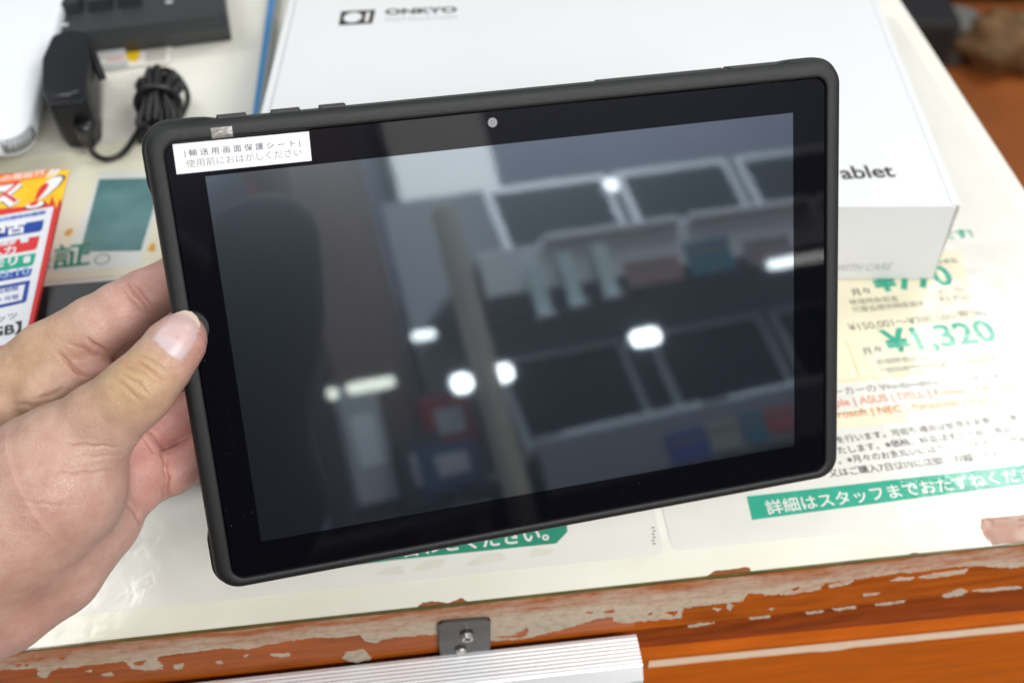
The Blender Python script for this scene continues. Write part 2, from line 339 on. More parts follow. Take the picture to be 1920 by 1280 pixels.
for body, a, b, mt, bo in [
        ('又はご購入7日以内に店頭へお越しください。', (1556, 893), (1925, 851), M_ink, .004),
        ('す。※月々のお支払いにはクレジットカードが必要', (1556, 871), (1945, 824), M_ink, .004),
        ('いたします。※価格、料金はすべて税込表記となり', (1556, 852), (1950, 803), M_ink, .004),
        ('理を行います。可能な場合は修理を実費にて承ります', (1552, 832), (1960, 780), M_ink, .004),
        ('Microsoft | NEC | Panasonic | VAIO', (1540, 786), (1872, 754), M_orange, .014),
        ('Apple | ASUS | DELL | Fujitsu | HP | LG', (1540, 764), (1905, 727), M_orange, .014),
        ('メーカーの Windows/macOS, Chrome', (1545, 743), (1875, 708), M_inkgrey, .006),
        ('代替品提供時負担金', (1651, 699), (1776, 686), M_inkgrey, .004),
        ('修理時負担金', (1644, 684), (1740, 674), M_inkgrey, .004),
        ('¥13,200', (1814, 668), (1874, 661), M_inkgrey, 0.0),
        ('¥6,600', (1818, 683), (1874, 676), M_inkgrey, 0.0),
        ('月々', (1620, 665), (1656, 659), M_ink, .012),
        ('¥1,320', (1666, 661), (1874, 637), M_teal, .030),
        ('¥150,001〜¥200,000(税込)', (1594, 620), (1852, 592), M_inkgrey, .006),
        ('代替品提供時負担金', (1600, 585), (1738, 572), M_inkgrey, .004),
        ('修理時負担金', (1594, 571), (1686, 563), M_inkgrey, .004),
        ('¥7,700', (1760, 552), (1814, 547), M_inkgrey, 0.0),
        ('¥3,850', (1762, 566), (1820, 561), M_inkgrey, 0.0),
        ('月々', (1599, 554), (1634, 549), M_ink, .012),
        ('¥770', (1642, 547), (1792, 532), M_teal, .030),
        ('対象商品', (1745, 497), (1796, 491), M_inkgrey, .006),
        ('安心です!', (1716, 454), (1826, 443), M_teal, .030)]:
    print_z(warranty, body, a, b, mt, Z2, bold=bo)

xr, yb2 = LC(1246, 1033)
arrow = kthing('notice_sheet', 'white notice sheet with a green arrow band in front of the tablet', 'sheet', -0.40, 0.10, ZP)
ksheet(arrow, 'paper', -0.56, xr, LC(1000, 1062)[1], 0.30, 0.004, M_paper)
aband = band(arrow, 'green_band', [(560, 1073), (740, 1049), (1043, 1018), (1064, 996), (1062, 976), (560, 1030)], Z1, M_tealdark)
print_z(aband, 'お問い合わせください。', (640, 1054), (1030, 1009), M_white, Z2, bold=.022)
M_smudge = mat('worn_paper', S(224, 222, 212), .6, var=.06, vscale=60)  # slightly darker paper tone of the worn spots
for px in [[(702, 1076), (730, 1062), (752, 1060), (760, 1075), (735, 1078)], [(770, 1068), (800, 1050), (838, 1046), (826, 1062), (790, 1070)], [(870, 1060), (905, 1038), (940, 1036), (952, 1048), (915, 1056)], [(990, 1044), (1000, 1026), (1040, 1030), (1030, 1040)]]:
    band(arrow, 'worn_spot', px, Z1, M_smudge)
for k in range(6):
    u = 1222 + 2 * (k % 2); band(arrow, 'tick_mark', [(u, 988 + k * 6), (u + 5, 987 + k * 6), (u + 5, 989 + k * 6), (u, 990 + k * 6)], Z1, M_ink)

cert = kthing('guarantee_sheet', 'cream sheet with a phone picture and green characters beside the sale tag', 'sheet', -0.53, 0.26, ZP)
ksheet(cert, 'paper', -0.72, -0.43, LC(150, 522)[1], 0.345, 0.003, mat('ivory_paper', S(236, 232, 212), .7, var=.05, vscale=30), z=ZP + .0003)
Z1, Z2, Z3 = ZP + .00038, ZP + .00046, ZP + .00054
M_phone = mat('phone_print', S(226, 232, 232), .5); M_screen = mat('phone_screen_print', S(104, 148, 152), .5, var=.35, vscale=38, tint=S(74, 120, 126))
phb = band(cert, 'phone_print', [(114, 512), (262, 497), (318, 322), (188, 322)], Z1, M_phone)
band(phb, 'screen_print', [(150, 472), (264, 470), (306, 333), (186, 336)], Z2, M_screen)
dp = onz(192, 486, Z2)
link('home_button_print', mesh('home_button_print', [dp + np.array([0.0042 * math.cos(a), 0.0042 * math.sin(a), 0]) for a in np.linspace(0, 6.2832, 20, endpoint=False)] + [dp + np.array([0.0036 * math.cos(a), 0.0036 * math.sin(a), 0]) for a in np.linspace(0, 6.2832, 20, endpoint=False)], [(i, (i + 1) % 20, 20 + (i + 1) % 20, 20 + i) for i in range(20)]), M_inkgrey, phb, world_space=True)
print_z(cert, '保証', (20, 512), (170, 494), M_white, Z2, bold=.055)
print_z(cert, '保証', (22, 510), (168, 493), M_tealdark, Z3, bold=.014)
M_clover = mat('orange_print', S(224, 164, 62), .6)
band(cert, 'orange_flower', [(120, 438), (126, 430), (136, 428), (137, 434), (128, 444)], Z2, M_clover)
band(cert, 'orange_flower', [(276, 470), (284, 455), (292, 458), (290, 472)], Z2, M_clover)

# ---- the clear vinyl cover over everything
def clear_mat():
    m = bpy.data.materials.new('clear_vinyl'); m.use_nodes = True; nt = m.node_tree; N = nt.nodes; L = nt.links
    for n in list(N): N.remove(n)
    out = N.new('ShaderNodeOutputMaterial'); mix = N.new('ShaderNodeMixShader'); tr = N.new('ShaderNodeBsdfTransparent'); gl = N.new('ShaderNodeBsdfGlossy'); ge = N.new('ShaderNodeNewGeometry'); dt = N.new('ShaderNodeVectorMath'); dt.operation = 'DOT_PRODUCT'
    tr.inputs[0].default_value = (0.985, 0.985, 0.965, 1); 
    tc = N.new('ShaderNodeTexCoord'); n1 = N.new('ShaderNodeTexNoise'); n1.inputs['Scale'].default_value = 22; n1.inputs['Detail'].default_value = 6; n1.inputs['Roughness'].default_value = .52
    L.new(tc.outputs['Object'], n1.inputs['Vector']); bp = N.new('ShaderNodeBump'); bp.inputs['Strength'].default_value = .55; bp.inputs['Distance'].default_value = .0016
    L.new(n1.outputs['Fac'], bp.inputs['Height']); L.new(bp.outputs[0], gl.inputs['Normal'])
    n2 = N.new('ShaderNodeTexNoise'); n2.inputs['Scale'].default_value = 60; n2.inputs['Detail'].default_value = 5; L.new(tc.outputs['Object'], n2.inputs['Vector'])
    mr = N.new('ShaderNodeMapRange'); mr.inputs[1].default_value = .35; mr.inputs[2].default_value = .7; mr.inputs[3].default_value = .06; mr.inputs[4].default_value = .22
    L.new(n2.outputs['Fac'], mr.inputs[0]); L.new(mr.outputs[0], gl.inputs['Roughness'])
    def mt(op, a, b_):
        n = N.new('ShaderNodeMath'); n.operation = op
        for i, x in enumerate((a, b_)):
            if x is None: continue
            if isinstance(x, (int, float)): n.inputs[i].default_value = x
            else: L.new(x, n.inputs[i])
        return n.outputs[0]
    L.new(ge.outputs['Normal'], dt.inputs[0]); L.new(ge.outputs['Incoming'], dt.inputs[1])
    fac = mt('ADD', mt('MULTIPLY', mt('POWER', mt('SUBTRACT', 1.0, mt('ABSOLUTE', dt.outputs['Value'], None)), 5.0), .95), .045)   # Schlick reflectance, the same from both sides
    L.new(fac, mix.inputs[0]); L.new(tr.outputs[0], mix.inputs[1]); L.new(gl.outputs[0], mix.inputs[2]); L.new(mix.outputs[0], out.inputs[0])
    return m
M_clear = clear_mat()
cover = kthing('clear_cover', 'clear glossy vinyl cover lying over the sheets on the counter', 'cover', -0.5, 0.2, 0)
kl('film', mesh('film', [(-1.45, 0, 0), (-.0005, 0, 0), (-.0005, 1.24, 0), (-1.45, 1.24, 0)], [(0, 1, 2, 3)]), M_clear, cover)

# ------------------------------------------------------------------ floor and things behind the counter
M_floor = mat('brown_floor', S(150, 82, 32), .6, var=.3, vscale=5)
fl = link('floor', box('floor', -3, 4, -3, 5, -0.97, -0.95), M_floor); fl['kind'] = 'structure'
def lump(name, c, r, amp, seed, n=18):
    rng = np.random.RandomState(seed); k = rng.randn(7, 3) * 2.2; ph = rng.rand(7) * 6.28; V = []; F = []
    for i in range(n + 1):
        for j in range(2 * n):
            th = math.pi * i / n; p = math.pi * j / n
            d = np.array([math.sin(th) * math.cos(p), math.sin(th) * math.sin(p), math.cos(th)])
            w = 1 + amp * sum(math.sin(k[q] @ d * 1.6 + ph[q]) for q in range(7)) / 3
            V.append(np.array(c) + d * np.array(r) * w)
    for i in range(n):
        for j in range(2 * n): F.append((i * 2 * n + j, (i + 1) * 2 * n + j, (i + 1) * 2 * n + (j + 1) % (2 * n), i * 2 * n + (j + 1) % (2 * n)))
    return mesh(name, V, F)
M_dark = mat('dark_fabric', (0.006, 0.006, 0.007, 1), .8, var=.3)
sh = thing('low_shelf', 'black low shelf in the dark corner behind the counter', 'shelf', (1.3, 2.45, -0.95))
for z0 in (-0.94, -0.66, -0.40):
    link('shelf_board', box('shelf_board', 0.45, 2.3, 2.30, 2.75, z0, z0 + 0.025, .003), M_dark, sh, world_space=True)
for x0 in (0.45, 2.26):
    link('side_board', box('side_board', x0, x0 + .04, 2.301, 2.749, -0.95, -0.30, .003), M_dark, sh, world_space=True)
link('back_board', box('back_board', 0.45, 2.3, 2.752, 2.77, -0.95, -0.30), M_dark, sh, world_space=True)
c = onz(1882, 78, -0.88)
tb = thing('cloth_bag', 'small tan cloth bag on the floor at upper right', 'bag', (c[0], c[1], -0.95))
link('bag_body', lump('bag_body', (c[0], c[1], -0.892), (0.085, 0.055, 0.058), .22, 3), mat('tan_cloth', S(122, 94, 62), .85, var=.4, vscale=25), tb, world_space=True, smooth=True)
link('bag_neck', lump('bag_neck', (c[0] - .02, c[1] + .01, -0.832), (0.030, 0.022, 0.018), .2, 5, 10), mat('tan_cord', S(120, 86, 56), .85), tb, world_space=True, smooth=True)
c = onz(1800, 36, -0.86)
tn = thing('grey_tin', 'grey round tin standing before the black shelf', 'tin', (c[0], c[1], -0.95))
ring = [(0.040 * math.cos(a), 0.040 * math.sin(a)) for a in np.linspace(0, 6.2832, 24, endpoint=False)]
link('tin_body', prism('tin_body', [(c[0] + x, c[1] + y) for x, y in ring], -0.95, -0.868, .002), mat('grey_metal', S(96, 100, 98), .4, metal=.6), tn, world_space=True)
link('tin_lid', prism('tin_lid', [(c[0] + x * 1.05, c[1] + y * 1.05) for x, y in ring], -0.8675, -0.852, .003), mat('pale_lid', S(120, 122, 118), .5), tn, world_space=True)
c = onz(1730, 14, -0.84)
bx_ = thing('grey_carton', 'dark grey carton beside the counter edge at upper right', 'carton', (c[0], c[1], -0.95))
link('carton_body', box('carton_body', c[0] - .07, c[0] + .06, c[1] - .06, c[1] + .08, -0.95, -0.86, .003), mat('grey_board', S(34, 34, 38), .7, var=.2), bx_, world_space=True)
link('carton_lid', box('carton_lid', c[0] - .074, c[0] + .064, c[1] - .064, c[1] + .084, -0.8595, -0.838, .003), mat('grey_lid', S(46, 46, 50), .6, var=.2), bx_, world_space=True)
c = onz(1775, 78, -0.90)
dk = thing('folded_umbrella', 'dark folded umbrella lying in front of the black shelf', 'umbrella', (c[0], c[1], -0.95))
d0 = onz(1752, 92, -0.925); d1 = onz(1812, 52, -0.925)
link('folded_cover', tube('folded_cover', [d0, d0 * .7 + d1 * .3, d0 * .3 + d1 * .7, d1], [0.008, 0.018, 0.022, 0.012], 12), mat('plum_cloth', S(70, 52, 46), .7), dk, world_space=True, smooth=True)
link('handle', tube('handle', [d1, d1 + (d1 - d0) * .35], 0.006, 8), M_black, dk, world_space=True, smooth=True)

# ------------------------------------------------------------------ white product box
ZB = 0.052
BX0, BX1, BY0, BY1 = -0.1392, 0.2281, 0.4395, 0.705
pbox = thing('product_box', 'large white cardboard box lying flat behind the tablet', 'box', ((BX0 + BX1) / 2, (BY0 + BY1) / 2, 0))
def wl(name, me, m, parent, smooth=False): return link(name, me, m, parent, world_space=True, smooth=smooth)
wl('box_base', box('box_base', BX0 + .0012, BX1 - .0002, BY0 + .0014, BY1, 0.0003, ZB - .0018, .0006, 1), M_boxedge, pbox)
wl('side_wall', box('side_wall', BX1 - .0047, BX1, BY0 + .0022, BY1 + .0005, 0.0002, ZB - .0010, .0007, 2), M_box, pbox)
wl('side_wall', box('side_wall', BX0, BX0 + .0047, BY0 + .0022, BY1 + .0005, 0.0002, ZB - .0010, .0007, 2), M_box, pbox)
wl('lid', box('lid', BX0 + .0050, BX1 - .0051, BY0 + .0001, BY1 + .001, ZB - .0017, ZB, .0007, 3), M_box, pbox)
fv = [(BX0 + .004, BY0, ZB - .0012), (BX1 - .0032, BY0, ZB - .0012), (BX1 - .0013, BY0, 0.0004), (BX0 + .001, BY0, 0.0004)]
wl('front_flap', sheet('front_flap', [np.array(p) for p in fv[::-1]], .0012), M_box, pbox)
wl('fold_crease', tube('fold_crease', [(BX0 + .005, BY0 + .0006, ZB - .0010), (BX1 - .0045, BY0 + .0006, ZB - .0010)], .0009, 10, resample=2), M_box, pbox, True)
M_print = mat('box_print', S(34, 30, 31), .55); M_printgrey = mat('box_print_grey', S(166, 168, 172), .6)
zt = ZB + .00012
print_z(pbox, 'Tablet', (1548, 337), (1680, 331), M_print, zt, bold=.018)
print_z(pbox, 'ONKYO', (722, 28), (857, 23), M_print, zt, bold=.035, height=.0066)
print_z(pbox, 'INSTALLATION', (723, 40), (857, 35), M_printgrey, zt, bold=.0, height=.0032)
emb = wl('emblem', flat('emblem', [onz(u, v, zt) for u, v in [(635, 48), (698, 44.5), (704, 18.5), (640, 22)]]), M_print, pbox)
wl('emblem_disc', flat('emblem_disc', [onz(661.5 + 17.0 * math.cos(a) - 1.8 * math.sin(a), 33.3 - .9 * math.cos(a) + 9.4 * math.sin(a), zt + .0001) for a in np.linspace(6.2832, 0, 36, endpoint=False)]), M_box, emb)
wl('emblem_bar', flat('emblem_bar', [onz(u, v, zt + .0001) for u, v in [(683.5, 41.5), (690.5, 41.1), (694.5, 22.8), (687.5, 23.2)]]), M_box, emb)
fp = lambda u, v: on_plane(u, v, (0, BY0 - .0001, 0), np.array([0, 1.0, 0]))
a0, a1 = fp(1484, 511), fp(1667, 506)
lettering(pbox, 'HANDLE WITH CARE', a0, (a1 - a0) / np.linalg.norm(a1 - a0), np.array([0, 0, 1.0]), np.linalg.norm(a1 - a0), M_printgrey, height=.0050, slant=.25)

# ------------------------------------------------------------------ blue folder strip beside the box
bl = thing('blue_strip', 'narrow blue plastic strip lying left of the white box', 'strip', tuple(onz(498, 100, 0)))
q = [onz(u, v, .0030) for u, v in [(472, 225), (488, 222), (522, -5), (530, -60), (514, -60), (504, -5)]]
wl('strip_body', sheet('strip_body', q, .0028), mat('blue_plastic', S(70, 140, 196), .4, var=.06), bl)
wl('rounded_edge', tube('rounded_edge', [onz(488.5, 222, .002), onz(521, -5, .002), onz(530, -60, .002)], .0018, 10), mat('grey_binding', S(150, 152, 146), .5), bl, True)

# ------------------------------------------------------------------ power adapter with its cable
ad = thing('power_adapter', 'black wall plug power adapter standing left of its coiled cable', 'power adapter', tuple(onz(140, 240, 0)))
AZ = 0.045
top = [onz(u, v, AZ) for u, v in [(90, 199), (160, 189), (166, 70), (160, 57), (128, 52), (95, 66), (77, 108), (76, 160)]]
bot = [p.copy() for p in top]
low = [onz(u, v, 0.0) for u, v in [(118, 262), (132, 278), (178, 280), (193, 262), (196, 150), (188, 138), (158, 134), (126, 146), (108, 185), (107, 235)]]
bm = bmesh.new()
order = [onz(u, v, AZ) for u, v in [(91, 198), (96, 200), (152, 192), (161, 187), (166, 76), (160, 58), (129, 53), (97, 66), (78, 108), (77, 165)]]
A_ = [bm.verts.new(tuple(p)) for p in low]; B_ = [bm.verts.new(tuple(p)) for p in order]
bm.faces.new(A_[::-1]); bm.faces.new(B_)
for i in range(10): bm.faces.new((A_[i], A_[(i + 1) % 10], B_[(i + 1) % 10], B_[i]))
bmesh.ops.recalc_face_normals(bm, faces=bm.faces)
bmesh.ops.bevel(bm, geom=[e for e in bm.edges if e.calc_length() > .0], offset=.0022, segments=3, affect='EDGES', profile=.5)
wl('adapter_body', from_bm(bm, 'adapter_body'), M_black, ad, True)
def sidept(u, v, z): return onz(u, v, z) + np.array([0.0006, 0, 0])
wl('rating_label', sheet('rating_label', [sidept(177, 232, .016), sidept(190, 222, .006), sidept(192, 152, .006), sidept(178, 132, .020)][::1], .0003), mat('grey_label', S(150, 146, 140), .6, var=.2, vscale=150), ad)
wl('prong', tube('prong', [onz(172, 95, .036), onz(182, 122, .030), onz(193, 150, .022)], .0026, 8), M_black, ad, True)
wl('ridge', tube('ridge', [onz(96, 186, AZ + .0005), onz(150, 173, AZ + .0005)], .0016, 8, resample=2), mat('glossy_ridge', (0.03, 0.032, 0.036, 1), .22), ad, True)
wl('strain_relief', tube('strain_relief', [onz(158, 232, .028), onz(163, 252, .018), onz(169, 270, .010)], [.0060, .0055, .0042, .0032], 14), M_cable, ad, True)
path = [onz(168, 266, .010), onz(176, 288, .004), onz(200, 299, .002), onz(230, 288, .002), onz(252, 258, .003), onz(268, 228, .006), onz(285, 205, .012), onz(300, 190, .018)]
wl('cable', tube('cable', path, .0017, 10), M_cable, ad, True)
# the wound bundle: several long turns pinched by a tie
bc = onz(300, 188, .012); bax = onz(306, 132, .012) - onz(304, 245, .012); bl_ = np.linalg.norm(bax); bax /= bl_; bsx = np.array([bax[1], -bax[0], 0])
rng = np.random.RandomState(4)
for k in range(22):
    f_ = ((k * 7) % 22 - 10.5) / 10.5; off = f_ * .0122; zc = .0030 + .0030 * (k % 5) + .0035 * (1 - f_ * f_); top_ = .30 * bl_ * math.sqrt(max(1 - (f_ * .93) ** 2, 0)) + .004; pts = []
    hw = .0012 + .0022 * rng.rand(); lo_ = .44 * bl_ + .004 * rng.rand()
    for t in np.linspace(0, 2 * math.pi, 17):
        s_ = math.cos(t); c_ = math.sin(t); along = s_ * (top_ if s_ > 0 else lo_)
        pinch = 1 - .50 * math.exp(-((along + .010) / .012) ** 2)
        pts.append(bc + bax * along + bsx * ((off + c_ * hw) * pinch) + np.array([0, 0, zc - .010 + .0022 * c_ + .004 * (1 - s_ * s_)]))
    wl('cable_turn', tube('cable_turn', pts, .0019, 8, resample=4), M_cable, ad, True)
tie = [bc - bax * .010 + bsx * (.0125 * math.cos(t)) + np.array([0, 0, .004 + .013 * math.sin(t)]) for t in np.linspace(-.4, math.pi + .4, 12)]
wl('cable_tie', tube('cable_tie', tie, .0022, 8), M_cable, ad, True)
loop = [onz(286, 165, .02), onz(295, 138, .024), onz(310, 131, .022), onz(332, 142, .016), onz(349, 168, .010), onz(352, 190, .006), onz(342, 215, .004), onz(330, 235, .006)]
wl('cable_loop', tube('cable_loop', loop, .0017, 10), M_cable, ad, True)

# ------------------------------------------------------------------ keyboard
KZ = 0.022
k0, k1 = onz(163, 60, KZ), onz(392, 31, KZ); kex = (k1 - k0) / np.linalg.norm(k1 - k0); kang = math.atan2(kex[1], kex[0])
kb = thing('keyboard', 'black keyboard lying behind the power adapter at upper left', 'keyboard', (k1[0], k1[1], 0), kang)
M_kb = mat('keyboard_plastic', (0.030, 0.034, 0.036, 1), .42, bump=.12, bscale=1800)
M_key = mat('keycap', (0.022, 0.025, 0.027, 1), .36, bump=.1, bscale=1800)
kleft = -float(np.linalg.norm(onz(103, 35, KZ)[:2] - k1[:2]))
plate = rrect(kleft, 0.0115, -0.002, 0.15, .008)
bm = bmesh.new(); n = len(plate)
lo = [bm.verts.new((x * .985 if x > 0 else x, max(y, 0.0035) if y < 0.01 else y, 0.0004)) for x, y in plate]; mid = [bm.verts.new((x, y, .013)) for x, y in plate]; hi = [bm.verts.new((x * .98, y + (.0022 if y < .06 else 0), KZ)) for x, y in plate]
bm.faces.new(hi); bm.faces.new(lo[::-1])
for a_, b_ in ((lo, mid), (mid, hi)):
    for i in range(n): bm.faces.new((a_[i], a_[(i + 1) % n], b_[(i + 1) % n], b_[i]))
bmesh.ops.recalc_face_normals(bm, faces=bm.faces)
link('keyboard_case', from_bm(bm, 'keyboard_case'), M_kb, kb)
kx = float((onz(264, 8, KZ + .006) - k1) @ kex)
key = bmesh.new(); w = .0165
lo = [key.verts.new(p) for p in ((0, 0, 0), (w, 0, 0), (w, w, 0), (0, w, 0))]; i_ = .0022; hi = [key.verts.new(p) for p in ((i_, i_ * .6, .0075), (w - i_, i_ * .6, .0075), (w - i_, w - i_, .0070), (i_, w - i_, .0070))]
key.faces.new(hi); key.faces.new(lo[::-1])
for i in range(4): key.faces.new((lo[i], lo[(i + 1) % 4], hi[(i + 1) % 4], hi[i]))
bmesh.ops.bevel(key, geom=list(key.edges), offset=.0008, segments=2, affect='EDGES')
kme = from_bm(key, 'key'); kme.materials.append(M_key)
j = 0
while True:
    x = kx - .0190 * (j + 1) + .0025
    if x < kleft + .002: break
    for r_ in range(4):
        o = link('key', kme, None, kb); o.location = (x, .0235 + r_ * .019, KZ - .0008)
    j += 1
for u, v in ((317, 4), (121, 47)):
    p = onz(u, v, KZ + .0002); d = p - k1; ey_ = np.array([-kex[1], kex[0], 0])
    link('white_mark', box('white_mark', float(d @ kex) - .0022, float(d @ kex) + .0022, float(d @ ey_) - .001, float(d @ ey_) + .001, KZ, KZ + .0004), mat('white_mark', S(220, 222, 224), .4), kb)

# ------------------------------------------------------------------ white device at the left edge
xr_ = LC(92, 95, .03)[0]; yb_ = LC(20, 258, .03)[1]
wd = kthing('white_device', 'white rounded device at the upper left corner beside the power adapter', 'device', xr_ - .08, yb_ + .15, 0)
M_wd = mat('white_gloss_plastic', (0.78, 0.83, 0.88, 1), .3, var=.02)
kl('device_shell', prism('device_shell', rrect(xr_ - .16, xr_, yb_, yb_ + .33, .014, 8), .015, .030, .0040, 3), M_wd, wd, True)
kl('device_foot', prism('device_foot', rrect(xr_ - .15, xr_ - .022, yb_ + .024, yb_ + .31, .01), .0004, .0152), mat('grey_foot', S(120, 120, 120), .7), wd)

# ------------------------------------------------------------------ price card with barcode and clear clip
pc = thing('price_card', 'small card with a yellow patch and barcode in front of the keyboard', 'card', tuple(onz(240, 105, 0)))
wl('card', sheet('card', [onz(u, v, .0012) for u, v in [(160, 133), (318, 117), (326, 66), (168, 82)]], .0008), mat('card_stock', S(226, 222, 214), .6, var=.04), pc)
M_yel = mat('yellow_ink', S(240, 196, 20), .55); M_pinkink = mat('pink_ink', S(226, 160, 148), .6)
band(pc, 'yellow_patch', [(238, 112), (252, 117), (258, 115), (266, 84), (234, 87)], .0014, M_yel)
band(pc, 'yellow_patch', [(166, 128), (186, 122), (190, 104), (170, 106)], .0014, mat('orange_ink', S(222, 164, 40), .55))
band(pc, 'pink_text', [(200, 120), (230, 115), (231, 108), (202, 112)], .0014, M_pinkink)
for k in range(7):
    u = 274 + k * 5.4; band(pc, 'bar', [(u, 118 - k * .5), (u + 2.2, 117.7 - k * .5), (u + 4.5, 86 - k * .5), (u + 2.3, 86.3 - k * .5)], .0014, mat('bar_ink', S(150, 142, 132), .6) if k == 0 else bpy.data.materials['bar_ink'])
cc = [onz(u, v, .006) for u, v in [(180, 103), (234, 95), (236, 79), (182, 86)]]
wl('clear_clip', sheet('clear_clip', cc, .0045), mat('grey_clear_plastic', S(186, 190, 190), .18), pc)
wl('clear_clip', sheet('clear_clip', [onz(u, v, .005) for u, v in [(194, 122), (236, 117), (238, 112), (196, 116)]], .0035), bpy.data.materials['grey_clear_plastic'], pc)
sheet2 = thing('list_sheet', 'pale sheet with faint grey lines of text beside the power adapter', 'sheet', tuple(onz(230, 180, 0)))
wl('paper', sheet('paper', [onz(u, v, ZP + .0006) for u, v in [(20, 300), (262, 262), (330, 128), (120, 150)]], .0001), mat('grey_white_paper', S(226, 224, 216), .7, var=.05, vscale=40), sheet2)
M_faint = mat('faint_text', S(219, 216, 209), .7, var=.05, vscale=200)
for k in range(6):
    v = 150 + k * 15; band(sheet2, 'text_line', [(196 - k * 3, v + 9), (262 - k * 4, v + 3), (263 - k * 4, v - 3), (197 - k * 3, v + 3)], ZP + .0007, M_faint)

# ------------------------------------------------------------------ sale tag on its black stand
st = kthing('black_stand', 'black plastic stand under the red and yellow sale tag', 'stand', -.53, .15, 0)
bm = bmesh.new()
pr = [bm.verts.new(p) for p in ((-.64, .075, 0.0004), (-.445, .075, 0.0004), (-.445, .193, 0.0004), (-.64, .193, 0.0004), (-.63, .090, .033), (-.450, .090, .033), (-.450, .186, .030), (-.63, .186, .030))]
for f in ((3, 2, 1, 0), (4, 5, 6, 7), (0, 1, 5, 4), (1, 2, 6, 5), (2, 3, 7, 6), (3, 0, 4, 7)): bm.faces.new([pr[i] for i in f])
bmesh.ops.bevel(bm, geom=list(bm.edges), offset=.002, segments=2, affect='EDGES')
kl('stand_body', from_bm(bm, 'stand_body'), M_blackmat, st)
kl('stand_plate', mesh('stand_plate', [(-.5340, .120, .0334), (-.456, .094, .0334), (-.456, .180, .0334), (-.5390, .180, .0334)], [(0, 1, 2, 3)]), mat('dark_grey_plate', (0.040, 0.044, 0.048, 1), .45), st)
TZ = 0.0405
tg = kthing('sale_tag', 'red and yellow sale tag with a blue and green specification table', 'tag', -.58, .19, TZ - .002)
M_red = mat('red_ink', S(214, 44, 44), .45); M_yel2 = mat('tag_yellow', S(250, 208, 20), .45, var=.12, vscale=60, tint=S(246, 170, 16)); M_blue = mat('blue_ink', S(10, 62, 158), .45); M_lblue = mat('pale_blue_ink', S(150, 178, 220), .5)
M_tred = mat('tag_red_dark', S(206, 60, 66), .45); M_tgreen = mat('tag_green', S(6, 160, 126), .45); M_tagwhite = mat('tag_white', (0.76, 0.79, 0.84, 1), .4); M_torange = mat('tag_orange', S(236, 130, 30), .45)
kl('card', box('card', -.66, -.5398, .105, .2640, TZ - .0035, TZ - .0002, .0005, 1), M_red, tg)
def tagpatch(name, px, dz, m): return band(tg, name, px, TZ + dz, m)
tagpatch('yellow_field', [(-90, 400), (0, 392), (60, 386), (84, 376), (92, 384), (98, 366), (106, 392), (112, 372), (116, 380), (130, 318), (0, 330), (-90, 340)], .00005, M_yel2)
tagpatch('orange_strip', [(-40, 352), (86, 332), (94, 318), (-40, 334)], .0001, M_torange)
for u in (84, 94): tagpatch('white_stroke', [(u, 333), (u + 7, 331), (u + 20, 317), (u + 13, 317.5)], .00018, M_white)
print_z(tg, '安心の保証付', (-38, 347), (84, 327), M_white, TZ + .00018, bold=.01)
for (bo, m_, dz) in ((.105, M_ink, .00022), (.085, M_white, .00030), (-.005, M_red, .00040)):
    print_z(tg, 'ス', (-44 - bo * 50, 390 + bo * 20), (33 + bo * 50, 378 + bo * 10), m_, TZ + dz, bold=bo, slant=.22, stretch=.95)
    print_z(tg, '!', (53 - bo * 85, 386 + bo * 45), (71 + bo * 85, 383 + bo * 45), m_, TZ + dz, bold=.02, slant=.42, height=.0175 + .085 * bo)
tagpatch('table_field', [(-90, 665), (46, 640), (101, 387), (-90, 420)], .0001, M_tagwhite)
tagpatch('blue_rule', [(-90, 431), (86, 401), (88, 394), (-90, 424)], .0002, M_lblue)
print_z(tg, '最新モデル入荷中お買得', (-60, 426), (84, 401), M_blue, TZ + .0003, bold=.01)
bc1 = tagpatch('blue_cell', [(-90, 462), (74, 434), (79, 430), (83, 412), (-90, 441)], .0002, M_blue)
print_z(bc1, '中古', (-24, 445), (48, 433), M_white, TZ + .0003, bold=.04)
rc1 = tagpatch('red_cell', [(-90, 496), (66, 468), (70, 463), (75, 442), (-90, 470)], .0002, M_red)
print_z(rc1, '動作保証書', (-40, 468), (55, 452), M_tagwhite, TZ + .0003, bold=.03)
print_z(rc1, '入力', (-20, 482), (30, 473), M_tagwhite, TZ + .0003, bold=.03)
gc1 = tagpatch('green_cell', [(-90, 524), (59, 498), (63, 494), (68, 474), (-90, 500)], .0002, M_tgreen)
print_z(gc1, 'メモリ', (-46, 505), (32, 495), M_tagwhite, TZ + .0003, bold=.04)
print_z(gc1, '8', (43, 493), (57, 491), M_tagwhite, TZ + .0003, bold=.05)
bc2 = tagpatch('blue_cell', [(-90, 543), (54, 518), (58, 514), (61, 503), (-90, 528)], .0002, M_blue)
print_z(bc2, '2005:10', (-44, 528), (55, 514), M_lblue, TZ + .0003, bold=.02)
tagpatch('dotted_frame', [(-90, 598), (46, 567), (50, 563), (57, 525), (-90, 552)], .0002, M_blue)
tagpatch('dotted_frame_fill', [(-90, 591), (41, 562), (47, 533), (-90, 558)], .0003, M_tagwhite)
print_z(tg, '保証期間', (-20, 553), (34, 543), M_blue, TZ + .0004, bold=.01)
print_z(tg, '三ヶ月間', (-20, 568), (34, 559), M_blue, TZ + .0004, bold=.01)
print_z(tg, 'タブレッツ', (-70, 615), (32, 596), M_inkgrey, TZ + .0003, bold=.01)
print_z(tg, '【64GB】', (-70, 641), (40, 622), M_ink, TZ + .0003, bold=.03)

